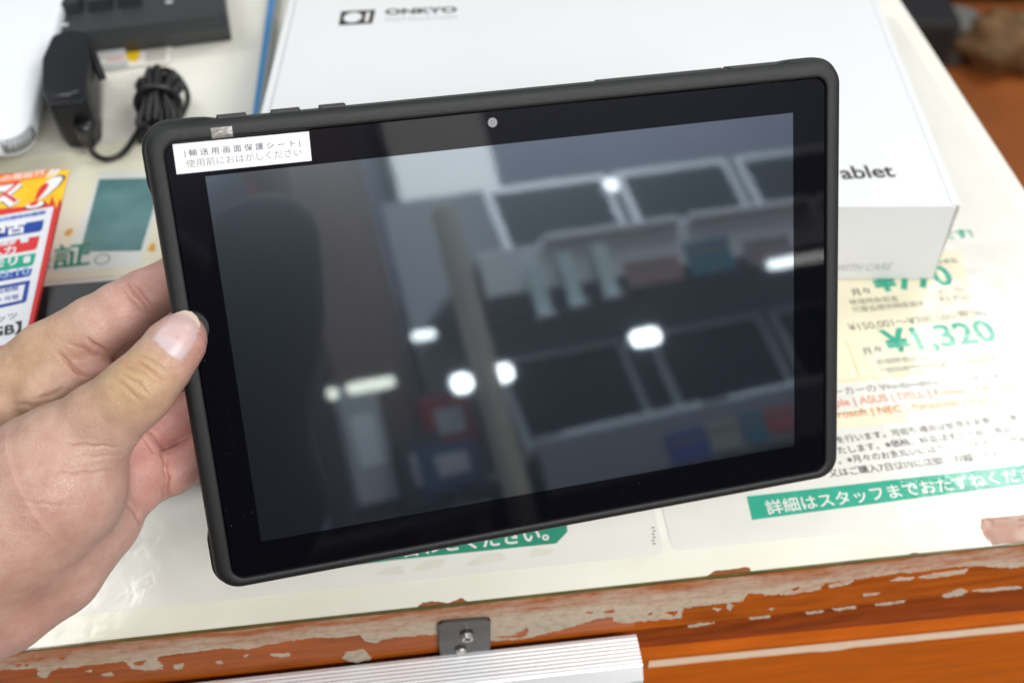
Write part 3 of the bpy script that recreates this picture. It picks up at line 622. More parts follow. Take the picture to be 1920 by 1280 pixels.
# ------------------------------------------------------------------ aluminium frame and bracket on the front of the counter
FZ = -0.0397
fr = kthing('poster_frame', 'ribbed aluminium poster frame hanging on the counter front', 'frame', -.50, -.009, -.45)
fx1 = -0.2735; fx0 = -1.05; fy0, fy1 = -0.0165, -0.0022
prof = []
nr = 7; dy = (fy1 - fy0 - .0016) / nr
prof.append((fy1, FZ - .024)); prof.append((fy1, FZ - .0004))
for i in range(nr):
    y = fy1 - .0006 - dy * i
    for t in (0.06, .22, .40, .58, .76, .94):
        prof.append((y - dy * t, FZ - .00075 + .00075 * math.sin(math.pi * t) ** .55))
prof += [(fy0, FZ - .0006), (fy0 - .0008, FZ - .0012), (fy0 - .0052, FZ - .0066), (fy0 - .0048, FZ - .0082), (fy0 - .0030, FZ - .0100), (fy0 + .0030, FZ - .024)]
V = []; F = []; n = len(prof)
for x in (fx0, fx1):
    for y, z in prof:
        V.append((x, y, z))
for i in range(n - 1): F.append((i, i + 1, n + i + 1, n + i))
F.append(tuple(range(n))[::-1]); F.append(tuple(range(n, 2 * n)))
kl('top_rail', mesh('top_rail', V, F), M_alu, fr)
def sloped(name, x0, x1, lift, t0, t1, thick):
    d = np.array([-.62, -.785]); nn_ = np.array([-.785, .62]); o_ = np.array([fy0 - .0046, FZ - .0074]); V = []
    for t in (t0, t1):
        for k in (lift, lift - thick):
            p = o_ + d * t + nn_ * k
            V += [(x0, p[0], p[1]), (x1, p[0], p[1])]
    return mesh(name, V, [(0, 1, 5, 4), (2, 6, 7, 3), (0, 2, 3, 1), (4, 5, 7, 6), (0, 4, 6, 2), (1, 3, 7, 5)])
kl('side_rail', sloped('side_rail', fx1 - .0078, fx1 - .0002, .0016, .0006, .30, .006), M_alu, fr)
kl('poster_paper', sloped('poster_paper', fx0, fx1 - .0079, .0, .0, .30, .001), M_paper, fr)
br = kthing('steel_bracket', 'small steel hanging bracket screwed to the counter front above the frame', 'bracket', -.351, -.001, -.044)
bm = bmesh.new()
plt = [(-.3628, -.0465), (-.3402, -.0465), (-.3394, -.0135), (-.3410, -.0118), (-.3600, -.0106), (-.3622, -.0122)]
a_ = [bm.verts.new((x, -.0005, z)) for x, z in plt]; b_ = [bm.verts.new((x, -.0021, z)) for x, z in plt]; bm.faces.new(a_); bm.faces.new(b_[::-1])
for i in range(6): bm.faces.new((a_[i], b_[i], b_[(i + 1) % 6], a_[(i + 1) % 6]))
bmesh.ops.recalc_face_normals(bm, faces=bm.faces); bmesh.ops.bevel(bm, geom=list(bm.edges), offset=.0005, segments=2, affect='EDGES')
kl('plate', from_bm(bm, 'plate'), M_steel, br)
def disc_front(name, x, z, r, y0, y1, m, parent, n=24, dome=0.0):
    V = [(x + r * math.cos(t), y0, z + r * math.sin(t)) for t in np.linspace(0, 6.2832, n, endpoint=False)]
    V2 = [(x + r * .82 * math.cos(t), y1, z + r * .82 * math.sin(t)) for t in np.linspace(0, 6.2832, n, endpoint=False)]
    F = [(i, (i + 1) % n, n + (i + 1) % n, n + i) for i in range(n)] + [tuple(range(n, 2 * n)), tuple(range(n))[::-1]]
    return kl(name, mesh(name, V + V2, F), m, parent)
M_slot = mat('dark_slot', (0.02, 0.02, 0.02, 1), .5)
disc_front('keyhole', -.3503, -.0215, .0031, -.0022, -.00225, M_slot, br)
disc_front('screw_head', -.3500, -.0246, .0030, -.0022, -.0040, mat('screw_steel', (.72, .70, .66, 1), .25, metal=1), br)
for a in (.6, .6 + math.pi / 2):
    ca, sa = math.cos(a), math.sin(a); w_, l_ = .00035, .0017
    kl('screw_slot', mesh('screw_slot', [(-.3500 + ca * s1 * l_ - sa * s2 * w_, -.00406, -.0246 + sa * s1 * l_ + ca * s2 * w_) for s1, s2 in ((-1, -1), (1, -1), (1, 1), (-1, 1))], [(0, 1, 2, 3)]), M_slot, br)
disc_front('slot_hole', -.3535, -.0345, .0026, -.0022, -.00225, M_slot, br)
disc_front('hook_pin', -.3532, -.0378, .0024, -.0022, -.0032, bpy.data.materials['screw_steel'], br)
disc_front('wood_plug', -.3327, -.0172, .0020, .0001, -.0002, mat('filler', S(196, 160, 116), .7), counter)

# ------------------------------------------------------------------ the tablet in its rubber case
TR1 = np.array([0.96475161, 0.25467053, -0.06631182]); TR2 = np.array([0.07543446, -0.50902585, -0.8574394]); TN = np.cross(TR1, TR2)
T0 = np.array([-0.1031, 0.29919086, 0.18549284])           # upper left corner of the lit display area
TM = Matrix(((TR1[0], -TR2[0], -TN[0], T0[0]), (TR1[1], -TR2[1], -TN[1], T0[1]), (TR1[2], -TR2[2], -TN[2], T0[2]), (0, 0, 0, 1)))
def TW(a, b, c=0.0): return T0 + (TR1 * a + TR2 * b - TN * c) / 1000.0      # millimetres on the tablet to world
def TP(u, v, c=0.0):
    p = on_plane(u, v, TW(0, 0, c), TN) - T0; return float(p @ TR1) * 1000, float(p @ TR2) * 1000
def tl(name, V, F, m, parent, smooth=False):
    me = mesh(name, [(x / 1000, -y / 1000, z / 1000) for x, y, z in V], F); return link(name, me, m, parent, smooth=smooth)
tab = thing('tablet', 'black tablet in a rubber case held up in front of the white box', 'tablet', mat4=TM)

def ring_path(x0, x1, y0, y1, r, kc=10, ms=(60, 44)):
    """closed path, clockwise from the left end of the top side; y runs down"""
    pts = []; nor = []
    def arc(cx, cy, a0):
        for i in range(kc):
            a = rad(a0 + 90 * (i + .5) / kc); pts.append((cx + r * math.cos(a), cy + r * math.sin(a))); nor.append((math.cos(a), math.sin(a)))
    def seg(p, q, m, nn):
        for i in range(m + 1): t = i / m; pts.append((p[0] + (q[0] - p[0]) * t, p[1] + (q[1] - p[1]) * t)); nor.append(nn)
    seg((x0 + r, y0), (x1 - r, y0), ms[0], (0, -1)); arc(x1 - r, y0 + r, -90)
    seg((x1, y0 + r), (x1, y1 - r), ms[1], (1, 0)); arc(x1 - r, y1 - r, 0)
    seg((x1 - r, y1), (x0 + r, y1), ms[0], (0, 1)); arc(x0 + r, y1 - r, 90)
    seg((x0, y1 - r), (x0, y0 + r), ms[1], (-1, 0)); arc(x0 + r, y0 + r, 180)
    return np.array(pts), np.array(nor)
GX0, GX1, GY0, GY1 = -12.0, 230.6, -12.1, 148.5
OX0, OX1, OY0, OY1 = -18.3, 237.0, -18.3, 152.5
inn, _ = ring_path(GX0, GX1, GY0, GY1, 4.6); out, onr = ring_path(OX0, OX1, OY0, OY1, 9.0)
PROF = [(0.0, -1.0), (0.0, .75), (.035, 1.05), (.10, 1.28), (.22, 1.42), (.42, 1.42), (.62, 1.25), (.78, .85), (.90, .10), (.965, -1.1), (.99, -2.7), (.975, -3.15), (1.0, -3.45), (1.015, -5.5), (1.005, -8.5), (.955, -10.6), (.80, -12.0), (.4, -12.6)]
sm = lambda t: t * t * (3 - 2 * t)
V = []; F = []; n = len(inn); m_ = len(PROF)
for i in range(n):
    dx = min(abs(out[i][0] - OX0), abs(out[i][0] - OX1)); dy = min(abs(out[i][1] - OY0), abs(out[i][1] - OY1))
    far = max(dx, dy); w = 1 - sm(min(max((far - 19.5) / 4.5, 0), 1))
    for t, c in PROF:
        p = inn[i] + (out[i] - inn[i]) * t
        if c < -2.9: p = p + onr[i] * (1.0 * w - .15)
        V.append((p[0], p[1], c))
for i in range(n):
    for k in range(m_ - 1):
        a = i * m_ + k; b = ((i + 1) % n) * m_ + k; F.append((a, a + 1, b + 1, b))
F.append(tuple(i * m_ + m_ - 1 for i in range(n)))
case = tl('case', V, F, M_rubber, tab, True)
case.data.update()
# glass, display, camera
def slab(name, pts, c1, c0, m, parent):
    n = len(pts); V = [(p[0], p[1], c1) for p in pts] + [(p[0], p[1], c0) for p in pts]
    F = [tuple(range(n)), tuple(range(2 * n - 1, n - 1, -1))] + [(i, n + i, n + (i + 1) % n, (i + 1) % n) for i in range(n)]
    return tl(name, V, [f[::-1] for f in F], m, parent)
def glass_mat(name, base, spec_mix, gl_rough, gl_col, rough=.015, bumpy=.0, haze=0.0, ior=1.5):
    m = bpy.data.materials.new(name); m.use_nodes = True; nt = m.node_tree; N = nt.nodes; L = nt.links; b = N['Principled BSDF']; o = N['Material Output']
    b.inputs['Base Color'].default_value = base; b.inputs['Roughness'].default_value = rough; b.inputs['IOR'].default_value = ior
    gl = N.new('ShaderNodeBsdfGlossy'); gl.inputs['Color'].default_value = gl_col; gl.inputs['Roughness'].default_value = gl_rough
    mx = N.new('ShaderNodeMixShader'); mx.inputs[0].default_value = spec_mix
    hz = N.new('ShaderNodeBsdfGlossy'); hz.inputs['Color'].default_value = gl_col; hz.inputs['Roughness'].default_value = .24; mh = N.new('ShaderNodeMixShader'); mh.inputs[0].default_value = haze
    L.new(b.outputs[0], mh.inputs[1]); L.new(hz.outputs[0], mh.inputs[2])
    L.new(mh.outputs[0], mx.inputs[1]); L.new(gl.outputs[0], mx.inputs[2]); L.new(mx.outputs[0], o.inputs[0])
    tc = N.new('ShaderNodeTexCoord'); n1 = N.new('ShaderNodeTexNoise'); n1.inputs['Scale'].default_value = 90; n1.inputs['Detail'].default_value = 3
    L.new(tc.outputs['Object'], n1.inputs['Vector']); bp = N.new('ShaderNodeBump'); bp.inputs['Strength'].default_value = bumpy; bp.inputs['Distance'].default_value = .0001
    L.new(n1.outputs['Fac'], bp.inputs['Height']); L.new(bp.outputs[0], b.inputs['Normal']); L.new(bp.outputs[0], gl.inputs['Normal'])
    return m
M_glass = glass_mat('black_glass', (0.0025, 0.0027, 0.0045, 1), .002, .05, (0.85, 0.87, 1.0, 1), bumpy=.10, haze=.003, ior=1.36)
M_disp = glass_mat('dark_display', (0.007, 0.010, 0.015, 1), .20, .030, (0.74, 0.89, 1.0, 1), bumpy=.05, haze=.055)
gp, _ = ring_path(GX0 + .35, GX1 - .35, GY0 + .35, GY1 - .35, 4.3)
gl_ = slab('glass', gp, 0.0, -1.2, M_glass, tab)
dsp = slab('display', [(0, 0), (217, 0), (217, 135.6), (0, 135.6)], 0.02, -.2, M_disp, tab)
cx, cy = TP(923.5, 230)
circ = lambda r, x=0, y=0, n=28: [(x + r * math.cos(t), y + r * math.sin(t)) for t in np.linspace(0, 6.2832, n, endpoint=False)]
lens = slab('camera_ring', circ(1.75, cx, cy), .03, -.3, mat('lens_ring', S(110, 112, 114), .35), tab)
for r, c, col in ((1.25, .04, S(150, 152, 154)), (.75, .05, S(78, 80, 84)), (.32, .06, S(205, 208, 212))):
    slab('camera_lens', circ(r, cx, cy), c, 0.0, mat('lens_%d' % int(r * 100), col, .2), lens)
# rubber details
def bar(name, a0, a1, b0, b1, c0, c1, m, bev=.35):
    me = box(name, a0 / 1000, a1 / 1000, -b1 / 1000, -b0 / 1000, c0 / 1000, c1 / 1000, bev / 1000, 2); return link(name, me, m, tab)
M_btn = mat('button_rubber', (0.020, 0.020, 0.022, 1), .5, bump=.1, bscale=2500)
for a0, a1 in ((6.4, 16.4), (24.6, 34.4), (41.0, 50.0)): bar('button', a0, a1, -19.2, -17.6, -8.6, -3.4, M_btn)
a0, a1 = TP(1376, 130)[0], TP(1494, 118)[0]
bar('port_cover', a0, a1, -18.75, -17.8, -9.5, -3.0, M_btn, .3)
a2 = TP(1130, 158)[0]
bar('port_cover', a2, a0 - 1.0, -18.5, -17.8, -9.5, -3.4, M_btn, .3)
# pull tab at the thumb
tcx, tcy = TP(357, 617, 1.2)
half = [(tcx + 6.4 * math.cos(t), tcy + 6.2 * math.sin(t)) for t in np.linspace(-1.75, 1.75, 24)]
me = prism('rubber_tab', [(x / 1000, -y / 1000) for x, y in half], .0001, .0016, .0004, 2); link('rubber_tab', me, M_rubber, tab, smooth=False)
# sticker
la0, lb0 = TP(323.5, 270.5); la1, lb1 = TP(583, 301)
sq = [TP(*p) for p in ((323.5, 271), (579, 246.5), (584.5, 301.5), (331.5, 327))]
lab = slab('sticker', sq, .10, .01, mat('sticker_paper', (0.80, 0.82, 0.85, 1), .45), tab)
def tprint(body, pa, pb, m, bold, height):
    (x0, y0), (x1, y1) = TP(*pa, .12), TP(*pb, .12); o = TW(x0, y0, .13); e = TW(x1, y1, .13) - o; L_ = np.linalg.norm(e); ex = e / L_; ey = np.cross(-TN, ex)
    lettering(lab, body, o, ex, ey, L_, m, bold=bold, height=height)
M_stk = mat('sticker_ink', S(44, 44, 56), .6); M_stk2 = mat('sticker_ink_light', S(110, 110, 116), .6)
tprint('| 輸 送 用 画 面 保 護 シ ー ト |', (347, 293), (563, 273), M_stk, .003, .0027)
tprint('使用前におはがしください', (350, 314), (566, 291), M_stk2, -.006, .0027)
# scrap of clear adhesive tape on the case
def lip_pt(a, t, dc):
    p0 = np.array([a, GY0]); p1 = np.array([a, OY0]); c = np.interp(t, [q[0] for q in PROF[:11]], [q[1] for q in PROF[:11]]); p = p0 + (p1 - p0) * t; return (p[0], p[1], c + dc)
xa, xb = TP(396, 248)[0], TP(436, 248)[0]; V = []; F = []
ts = np.linspace(.02, .60, 7); xs = np.linspace(xa, xb, 6); rng = np.random.RandomState(2)
for t in ts:
    for x in xs: V.append(lip_pt(x, t, .10 + .22 * rng.rand()))
for i in range(6):
    for k in range(5): F.append((i * 6 + k, i * 6 + k + 1, (i + 1) * 6 + k + 1, (i + 1) * 6 + k))
tl('tape_scrap', V, F, mat('clear_tape', S(150, 146, 140), .22, var=.4, vscale=500), tab)
# dust on the glass
V = []; F = []; rng = np.random.RandomState(9)
for k in range(60):
    if k < 30: x, y = rng.uniform(-11.5, -1), rng.uniform(-8, 146)
    elif k < 48: x, y = rng.uniform(0, 217), rng.uniform(2, 134)
    else: x, y = rng.uniform(-8, 228), rng.uniform(137, 147)
    s1 = rng.uniform(.03, .085) * (1.8 if rng.rand() < .12 else 1); q = len(V); an = rng.rand() * 3
    for d in range(5): V.append((x + s1 * math.cos(an + d * 1.257) * rng.uniform(.5, 1.2), y + s1 * math.sin(an + d * 1.257), .045))
    F.append((q, q + 1, q + 2, q + 3, q + 4))
du = tl('dust', V, F, mat('dust', S(120, 122, 128), .9), tab); du['kind'] = 'stuff'

# ------------------------------------------------------------------ the person: left hand and forearm, dark clothes
# the hand is one continuous surface grown from a smooth union of tapering limbs (camera millimetres: right, down, forward)
def CP(u, v, d): return np.array([(u - 960) / FPX * d, (v - 640) / FPX * d, d])
def seg_sdf(P, a, b, ra, rb):
    ab = b - a; L2 = float(ab @ ab) + 1e-9
    t = np.clip(((P - a) @ ab) / L2, 0, 1)
    return np.linalg.norm(P - (a + t[:, None] * ab), axis=1) - (ra + (rb - ra) * t)
def smin(a, b, k):
    h = np.maximum(k - np.abs(a - b), 0) / k; return np.minimum(a, b) - h * h * k * .25
HAND = [  # (join softness, inner softness, [(u, v, depth mm, radius mm), ...])
    ('palm', 0, 9, [(150, 880, 432, 17.5), (60, 860, 432, 20), (-60, 930, 422, 23), (-190, 1040, 406, 25), (-420, 1260, 372, 31), (-760, 1560, 330, 37)]),
    ('palm2', 10, 9, [(70, 770, 434, 16), (160, 800, 440, 15), (215, 850, 440, 14), (235, 900, 436, 12.5)]),
    ('ulnar', 7, 8, [(238, 905, 424, 11.5), (182, 965, 419, 16.5), (96, 1062, 412, 18.5), (0, 1132, 404, 18), (-140, 1180, 394, 22), (-420, 1290, 370, 28)]),
    ('pad', 3.5, 5, [(255, 842, 427, 8.2), (268, 880, 425, 8.8), (262, 918, 425, 8.6)]),
    ('index', 7, 4, [(20, 735, 428, 15.5), (92, 668, 425, 13.0), (178, 614, 424, 11.6), (228, 584, 425, 11.0), (268, 557, 427, 9.9), (340, 520, 434, 9.3), (430, 480, 441, 8.6), (500, 455, 444, 7.8)]),
    ('middle', 2, 4, [(90, 775, 448, 12), (190, 705, 450, 10.8), (285, 640, 449, 10.0), (360, 620, 449, 9.4), (460, 605, 452, 8.6)]),
    ('ring', 1.6, 4, [(120, 830, 446, 12), (235, 818, 441, 10.2), (300, 798, 438, 9.6), (355, 779, 439, 9.0), (460, 745, 448, 8.2)]),
    ('little', 1.3, 4, [(200, 900, 438, 11), (280, 902, 433, 8.7), (325, 884, 432, 8.4), (370, 858, 434, 8.0), (440, 822, 441, 7.4)]),
    ('thenar', 9, 10, [(122, 900, 394, 20.5), (100, 912, 394, 24.3), (20, 985, 394, 25.5), (-90, 1060, 392, 26), (-260, 1140, 386, 27)]),
    ('web', 4, 6, [(185, 695, 421, 5.5), (130, 720, 420, 8), (80, 742, 418, 9)]),
    ('thumb', 8, 5, [(60, 890, 398, 19), (128, 842, 394, 16.6), (190, 790, 391, 13.6), (243, 745, 388, 12.0), (266, 724, 387.5, 11.7), (300, 685, 389, 10.5), (326, 650, 391.2, 9.9), (338, 636, 392.0, 8.7), (341, 631, 392.8, 7.8)]),
]
PRE = []
for nm, kj, ki, ch in HAND:
    PRE.append((kj, ki, [(CP(*a[:3]), CP(*b[:3]), a[3], b[3]) for a, b in zip(ch[:-1], ch[1:])]))
def hand_sdf(P):
    d = None
    for kj, ki, segs in PRE:
        g = None
        for s in segs:
            q = seg_sdf(P, *s); g = q if g is None else smin(g, q, min(ki, 2.0))
        d = g if d is None else smin(d, g, kj)
    return d
def surface_nets(f, org, h):
    s = f < 0; nx, ny, nz = f.shape
    cor = [(i, j, k) for i in (0, 1) for j in (0, 1) for k in (0, 1)]
    sl = lambda a, c: a[c[0]:nx - 1 + c[0], c[1]:ny - 1 + c[1], c[2]:nz - 1 + c[2]]
    cnt = sum(sl(s, c).astype(np.int8) for c in cor); act = (cnt > 0) & (cnt < 8)
    idx = np.argwhere(act); ids = -np.ones(act.shape, np.int64); ids[act] = np.arange(len(idx))
    acc = np.zeros((len(idx), 3)); w = np.zeros(len(idx))
    for a in cor:
        for ax in range(3):
            if a[ax]: continue
            b = list(a); b[ax] = 1
            fa = f[idx[:, 0] + a[0], idx[:, 1] + a[1], idx[:, 2] + a[2]]; fb = f[idx[:, 0] + b[0], idx[:, 1] + b[1], idx[:, 2] + b[2]]
            cr = (fa < 0) != (fb < 0); t = np.where(cr, fa / np.where(cr, fa - fb, 1), 0)
            p = np.array(a, float)[None] + np.zeros((len(idx), 3)); p[:, ax] += t
            acc[cr] += p[cr]; w[cr] += 1
    V = org + h * (idx + acc / w[:, None]); Q = []
    for ax in range(3):
        b1, b2 = [(1, 2), (2, 0), (0, 1)][ax]
        lo = [slice(None)] * 3; hi = [slice(None)] * 3; lo[ax] = slice(0, -1); hi[ax] = slice(1, None)
        ch = s[tuple(lo)] != s[tuple(hi)]; e = np.argwhere(ch)
        e = e[(e[:, b1] > 0) & (e[:, b2] > 0) & (e[:, b1] < f.shape[b1] - 1) & (e[:, b2] < f.shape[b2] - 1)]
        def cid(o1, o2):
            q = e.copy(); q[:, b1] -= o1; q[:, b2] -= o2; return ids[q[:, 0], q[:, 1], q[:, 2]]
        q = np.stack([cid(1, 1), cid(0, 1), cid(0, 0), cid(1, 0)], 1)
        ins = s[e[:, 0], e[:, 1], e[:, 2]]; q[~ins] = q[~ins][:, ::-1]; Q.append(q)
    return V, np.concatenate(Q)
H_ = 1.35
lo = np.array([-330., -48., 325.]); hi = np.array([-82., 215., 460.])
dims = np.ceil((hi - lo) / H_).astype(int)
gx, gy, gz = [lo[i] + H_ * np.arange(dims[i]) for i in range(3)]
CS = 5
cgx, cgy, cgz = gx[::CS], gy[::CS], gz[::CS]
G = np.stack(np.meshgrid(cgx, cgy, cgz, indexing='ij'), -1); Fc = hand_sdf(G.reshape(-1, 3)).reshape(G.shape[:3])
Fv = np.repeat(np.repeat(np.repeat(Fc, CS, 0), CS, 1), CS, 2)[:dims[0], :dims[1], :dims[2]].copy()
near = np.argwhere(np.abs(Fv) < CS * H_ * 1.9)
Pn = np.stack([gx[near[:, 0]], gy[near[:, 1]], gz[near[:, 2]]], 1)
Fv[near[:, 0], near[:, 1], near[:, 2]] = hand_sdf(Pn)
HV, HQ = surface_nets(Fv, lo, H_)
cage = mesh('hand_cage', HV, [tuple(map(int, q)) for q in HQ])
tmp = bpy.data.objects.new('hand_cage', cage); COL.objects.link(tmp)
sb = tmp.modifiers.new('s', 'SUBSURF'); sb.levels = 1; sb.render_levels = 1; sb.subdivision_type = 'SIMPLE'
dg = bpy.context.evaluated_depsgraph_get(); dg.update(); hm = bpy.data.meshes.new_from_object(tmp.evaluated_get(dg)); hm.name = 'skin'
bpy.data.objects.remove(tmp); bpy.data.meshes.remove(cage)
bm = bmesh.new(); bm.from_mesh(hm); bm.normal_update(); sel = []
for f in bm.faces:
    c = f.calc_center_median(); u_ = 960 + FPX * c.x / c.z; v_ = 640 + FPX * c.y / c.z
    if -15 < u_ < 400 and 440 < v_ < 1290 and f.normal.dot(c) < 0.15 * c.length: sel.append(f)
es = list({e for f in sel for e in f.edges}); bmesh.ops.subdivide_edges(bm, edges=es, cuts=1, use_grid_fill=True)
bm.to_mesh(hm); bm.free()
nv = len(hm.vertices); co = np.zeros(nv * 3); hm.vertices.foreach_get('co', co); co = co.reshape(-1, 3)
def grad(P, e=.35):
    g = np.zeros_like(P)
    for i in range(3):
        d = np.zeros(3); d[i] = e; g[:, i] = hand_sdf(P + d) - hand_sdf(P - d)
    return g / (np.linalg.norm(g, axis=1)[:, None] + 1e-9)
for _ in range(2):
    co = co - grad(co) * hand_sdf(co)[:, None] * .9
nor = grad(co)
uv = np.stack([960 + FPX * co[:, 0] / co[:, 2], 640 + FPX * co[:, 1] / co[:, 2]], 1)
view = co / np.linalg.norm(co, axis=1)[:, None]; facing = np.clip(-(nor * view).sum(1) * 1.6, 0, 1)
def poly_dist(P, pts):
    best = np.full(len(P), 1e9); along = np.zeros(len(P)); n = len(pts) - 1
    for i, (a, b) in enumerate(zip(pts[:-1], pts[1:])):
        a = np.array(a, float); b = np.array(b, float); ab = b - a; t = np.clip(((P - a) @ ab) / (ab @ ab), 0, 1)
        d = np.linalg.norm(P - (a + t[:, None] * ab), axis=1); k = d < best; along[k] = (i + t[k]) / n; best = np.minimum(best, d)
    return best, np.sin(np.pi * np.clip(along, 0, 1)) ** .8
# skin creases: path, depth (mm), half width (px), depth range in which they lie
CREASE = [
    ([(222, 688), (243, 689), (272, 702), (297, 724)], .50, 5, (360, 392)), ([(230, 677), (262, 683), (289, 699), (308, 720)], .45, 4.5, (360, 392)),
    ([(246, 666), (285, 676), (312, 700)], .35, 4.5, (360, 392)), ([(226, 701), (259, 719), (286, 748)], .40, 5, (360, 392)), ([(214, 712), (246, 733), (268, 760)], .25, 5, (360, 392)),
    ([(236, 532), (258, 556), (284, 590)], 1.1, 4.5, (400, 432)), ([(247, 531), (270, 556), (292, 582)], .9, 4.5, (400, 432)), ([(228, 543), (248, 566), (272, 592)], .5, 4.5, (400, 432)),
    ([(106, 658), (130, 682), (150, 700), (164, 709)], 1.0, 5, (396, 440)), ([(160, 632), (182, 648), (205, 664)], .9, 5, (400, 440)), ([(120, 640), (150, 652), (180, 668)], .35, 6, (400, 440)),
    ([(101, 832), (170, 835), (230, 838)], .40, 3.6, (350, 400)), ([(82, 884), (140, 888), (228, 880)], .38, 4, (350, 400)), ([(71, 869), (150, 874), (200, 868)], .2, 4, (350, 400)), ([(37, 938), (80, 944), (126, 947)], .18, 5, (350, 400)),
    ([(110, 850), (180, 856), (234, 852)], .2, 4, (350, 400)), ([(20, 905), (70, 912), (130, 910)], .15, 5, (350, 400)),
    ([(229, 935), (256, 962), (272, 998)], .7, 5, (395, 440)), ([(301, 838), (310, 870), (314, 905), (310, 944)], .9, 5, (395, 440)), ([(266, 812), (280, 835), (292, 850)], .6, 5, (395, 440)),
    ([(62, 748), (90, 742), (120, 726)], .7, 7, (380, 440)), ([(20, 757), (60, 760), (100, 752)], .4, 7, (370, 440)), ([(140, 1040), (180, 1060), (215, 1040)], .2, 7, (380, 440)), ([(286, 636), (300, 612), (318, 596)], .25, 4, (370, 395)),
]
disp = np.zeros(nv); red = np.zeros(nv)  # red: mask for the shade painted into the creases
for pts, dep, w, (d0, d1) in CREASE:
    box_ = (co[:, 2] > d0) & (co[:, 2] < d1) & (facing > .05); ii = np.nonzero(box_)[0]
    jit = np.stack([np.sin(uv[ii, 1] * .21 + w), np.sin(uv[ii, 0] * .17)], 1) * 1.2
    w *= .70; d, tp = poly_dist(uv[ii] + jit, pts); g = np.exp(-(d / w) ** 2) * tp; rdg = np.exp(-((d - 2.6 * w) / (1.8 * w)) ** 2) * tp
    disp[ii] += (-dep * g + dep * .22 * rdg); red[ii] = np.maximum(red[ii], g * min(1, dep * 1.3))
co2 = co + nor * (disp * np.clip(facing * 1.5, 0, 1))[:, None]
# skin colour: warm base with pink and yellowish areas, shade painted into the creases
base = np.array([0.575, 0.370, 0.306]); colr = np.tile(base, (nv, 1))
pink = np.array([0.62, 0.305, 0.268]); yel = np.array([0.56, 0.385, 0.205]); pale = np.array([0.68, 0.49, 0.41])
def tintat(u, v, d, r, c, wgt):
    g = np.exp(-(np.linalg.norm(co - CP(u, v, d), axis=1) / r) ** 2) * wgt; colr[:] = colr + (c - colr) * g[:, None]
for a in [(262, 700, 380, 11, yel, .95), (240, 735, 378, 12, yel, .7), (60, 700, 415, 22, yel, .7), (100, 730, 410, 12, pale, .5), (120, 640, 412, 16, yel, .35), (205, 610, 412, 14, pale, .5), (225, 575, 414, 10, pink, .35), (285, 520, 420, 14, pink, .4), (180, 690, 414, 11, pink, .6),
          (350, 660, 388, 8, pink, .55), (372, 640, 388, 6, pink, .5), (320, 770, 430, 22, pink, .75), (330, 860, 424, 16, pink, .65), (270, 870, 418, 15, pink, .75), (275, 790, 430, 18, pink, .6), (300, 620, 430, 18, pink, .5),
          (130, 970, 372, 24, pink, .40), (210, 870, 378, 12, pale, .4), (70, 1150, 390, 26, pink, .5), (220, 1000, 402, 22, pale, .25), (40, 1060, 378, 26, yel, .2), (290, 940, 420, 12, pink, .5), (130, 780, 380, 18, yel, .25)]: tintat(*a)
rng = np.random.RandomState(3); mott = np.zeros(nv)
for k in range(40):
    q = rng.randn(3) * .22; mott += np.sin(co @ q + rng.rand() * 6.28) / 40 * 4
mott2 = np.zeros(nv)
for k in range(30):
    q = rng.randn(3) * .75; mott2 += np.sin(co @ q + rng.rand() * 6.28) / 8
colr *= 1 + np.outer(.05 * mott, [1, 1, 1]) + np.outer(.045 * mott2, [.6, 1.1, 1.2]); colr = colr * (1 - .34 * red[:, None]) + np.array([.50, .22, .17]) * (.34 * red[:, None])
colr *= np.array([.90, .91, .91])
wv_ = (C2W @ (co2 / 1000).T).T + CAMP
hm.vertices.foreach_set('co', wv_.ravel()); hm.update()
ca = hm.color_attributes.new('skin_tone', 'FLOAT_COLOR', 'POINT'); ca.data.foreach_set('color', np.concatenate([np.clip(colr, 0, 1), np.ones((nv, 1))], 1).ravel())

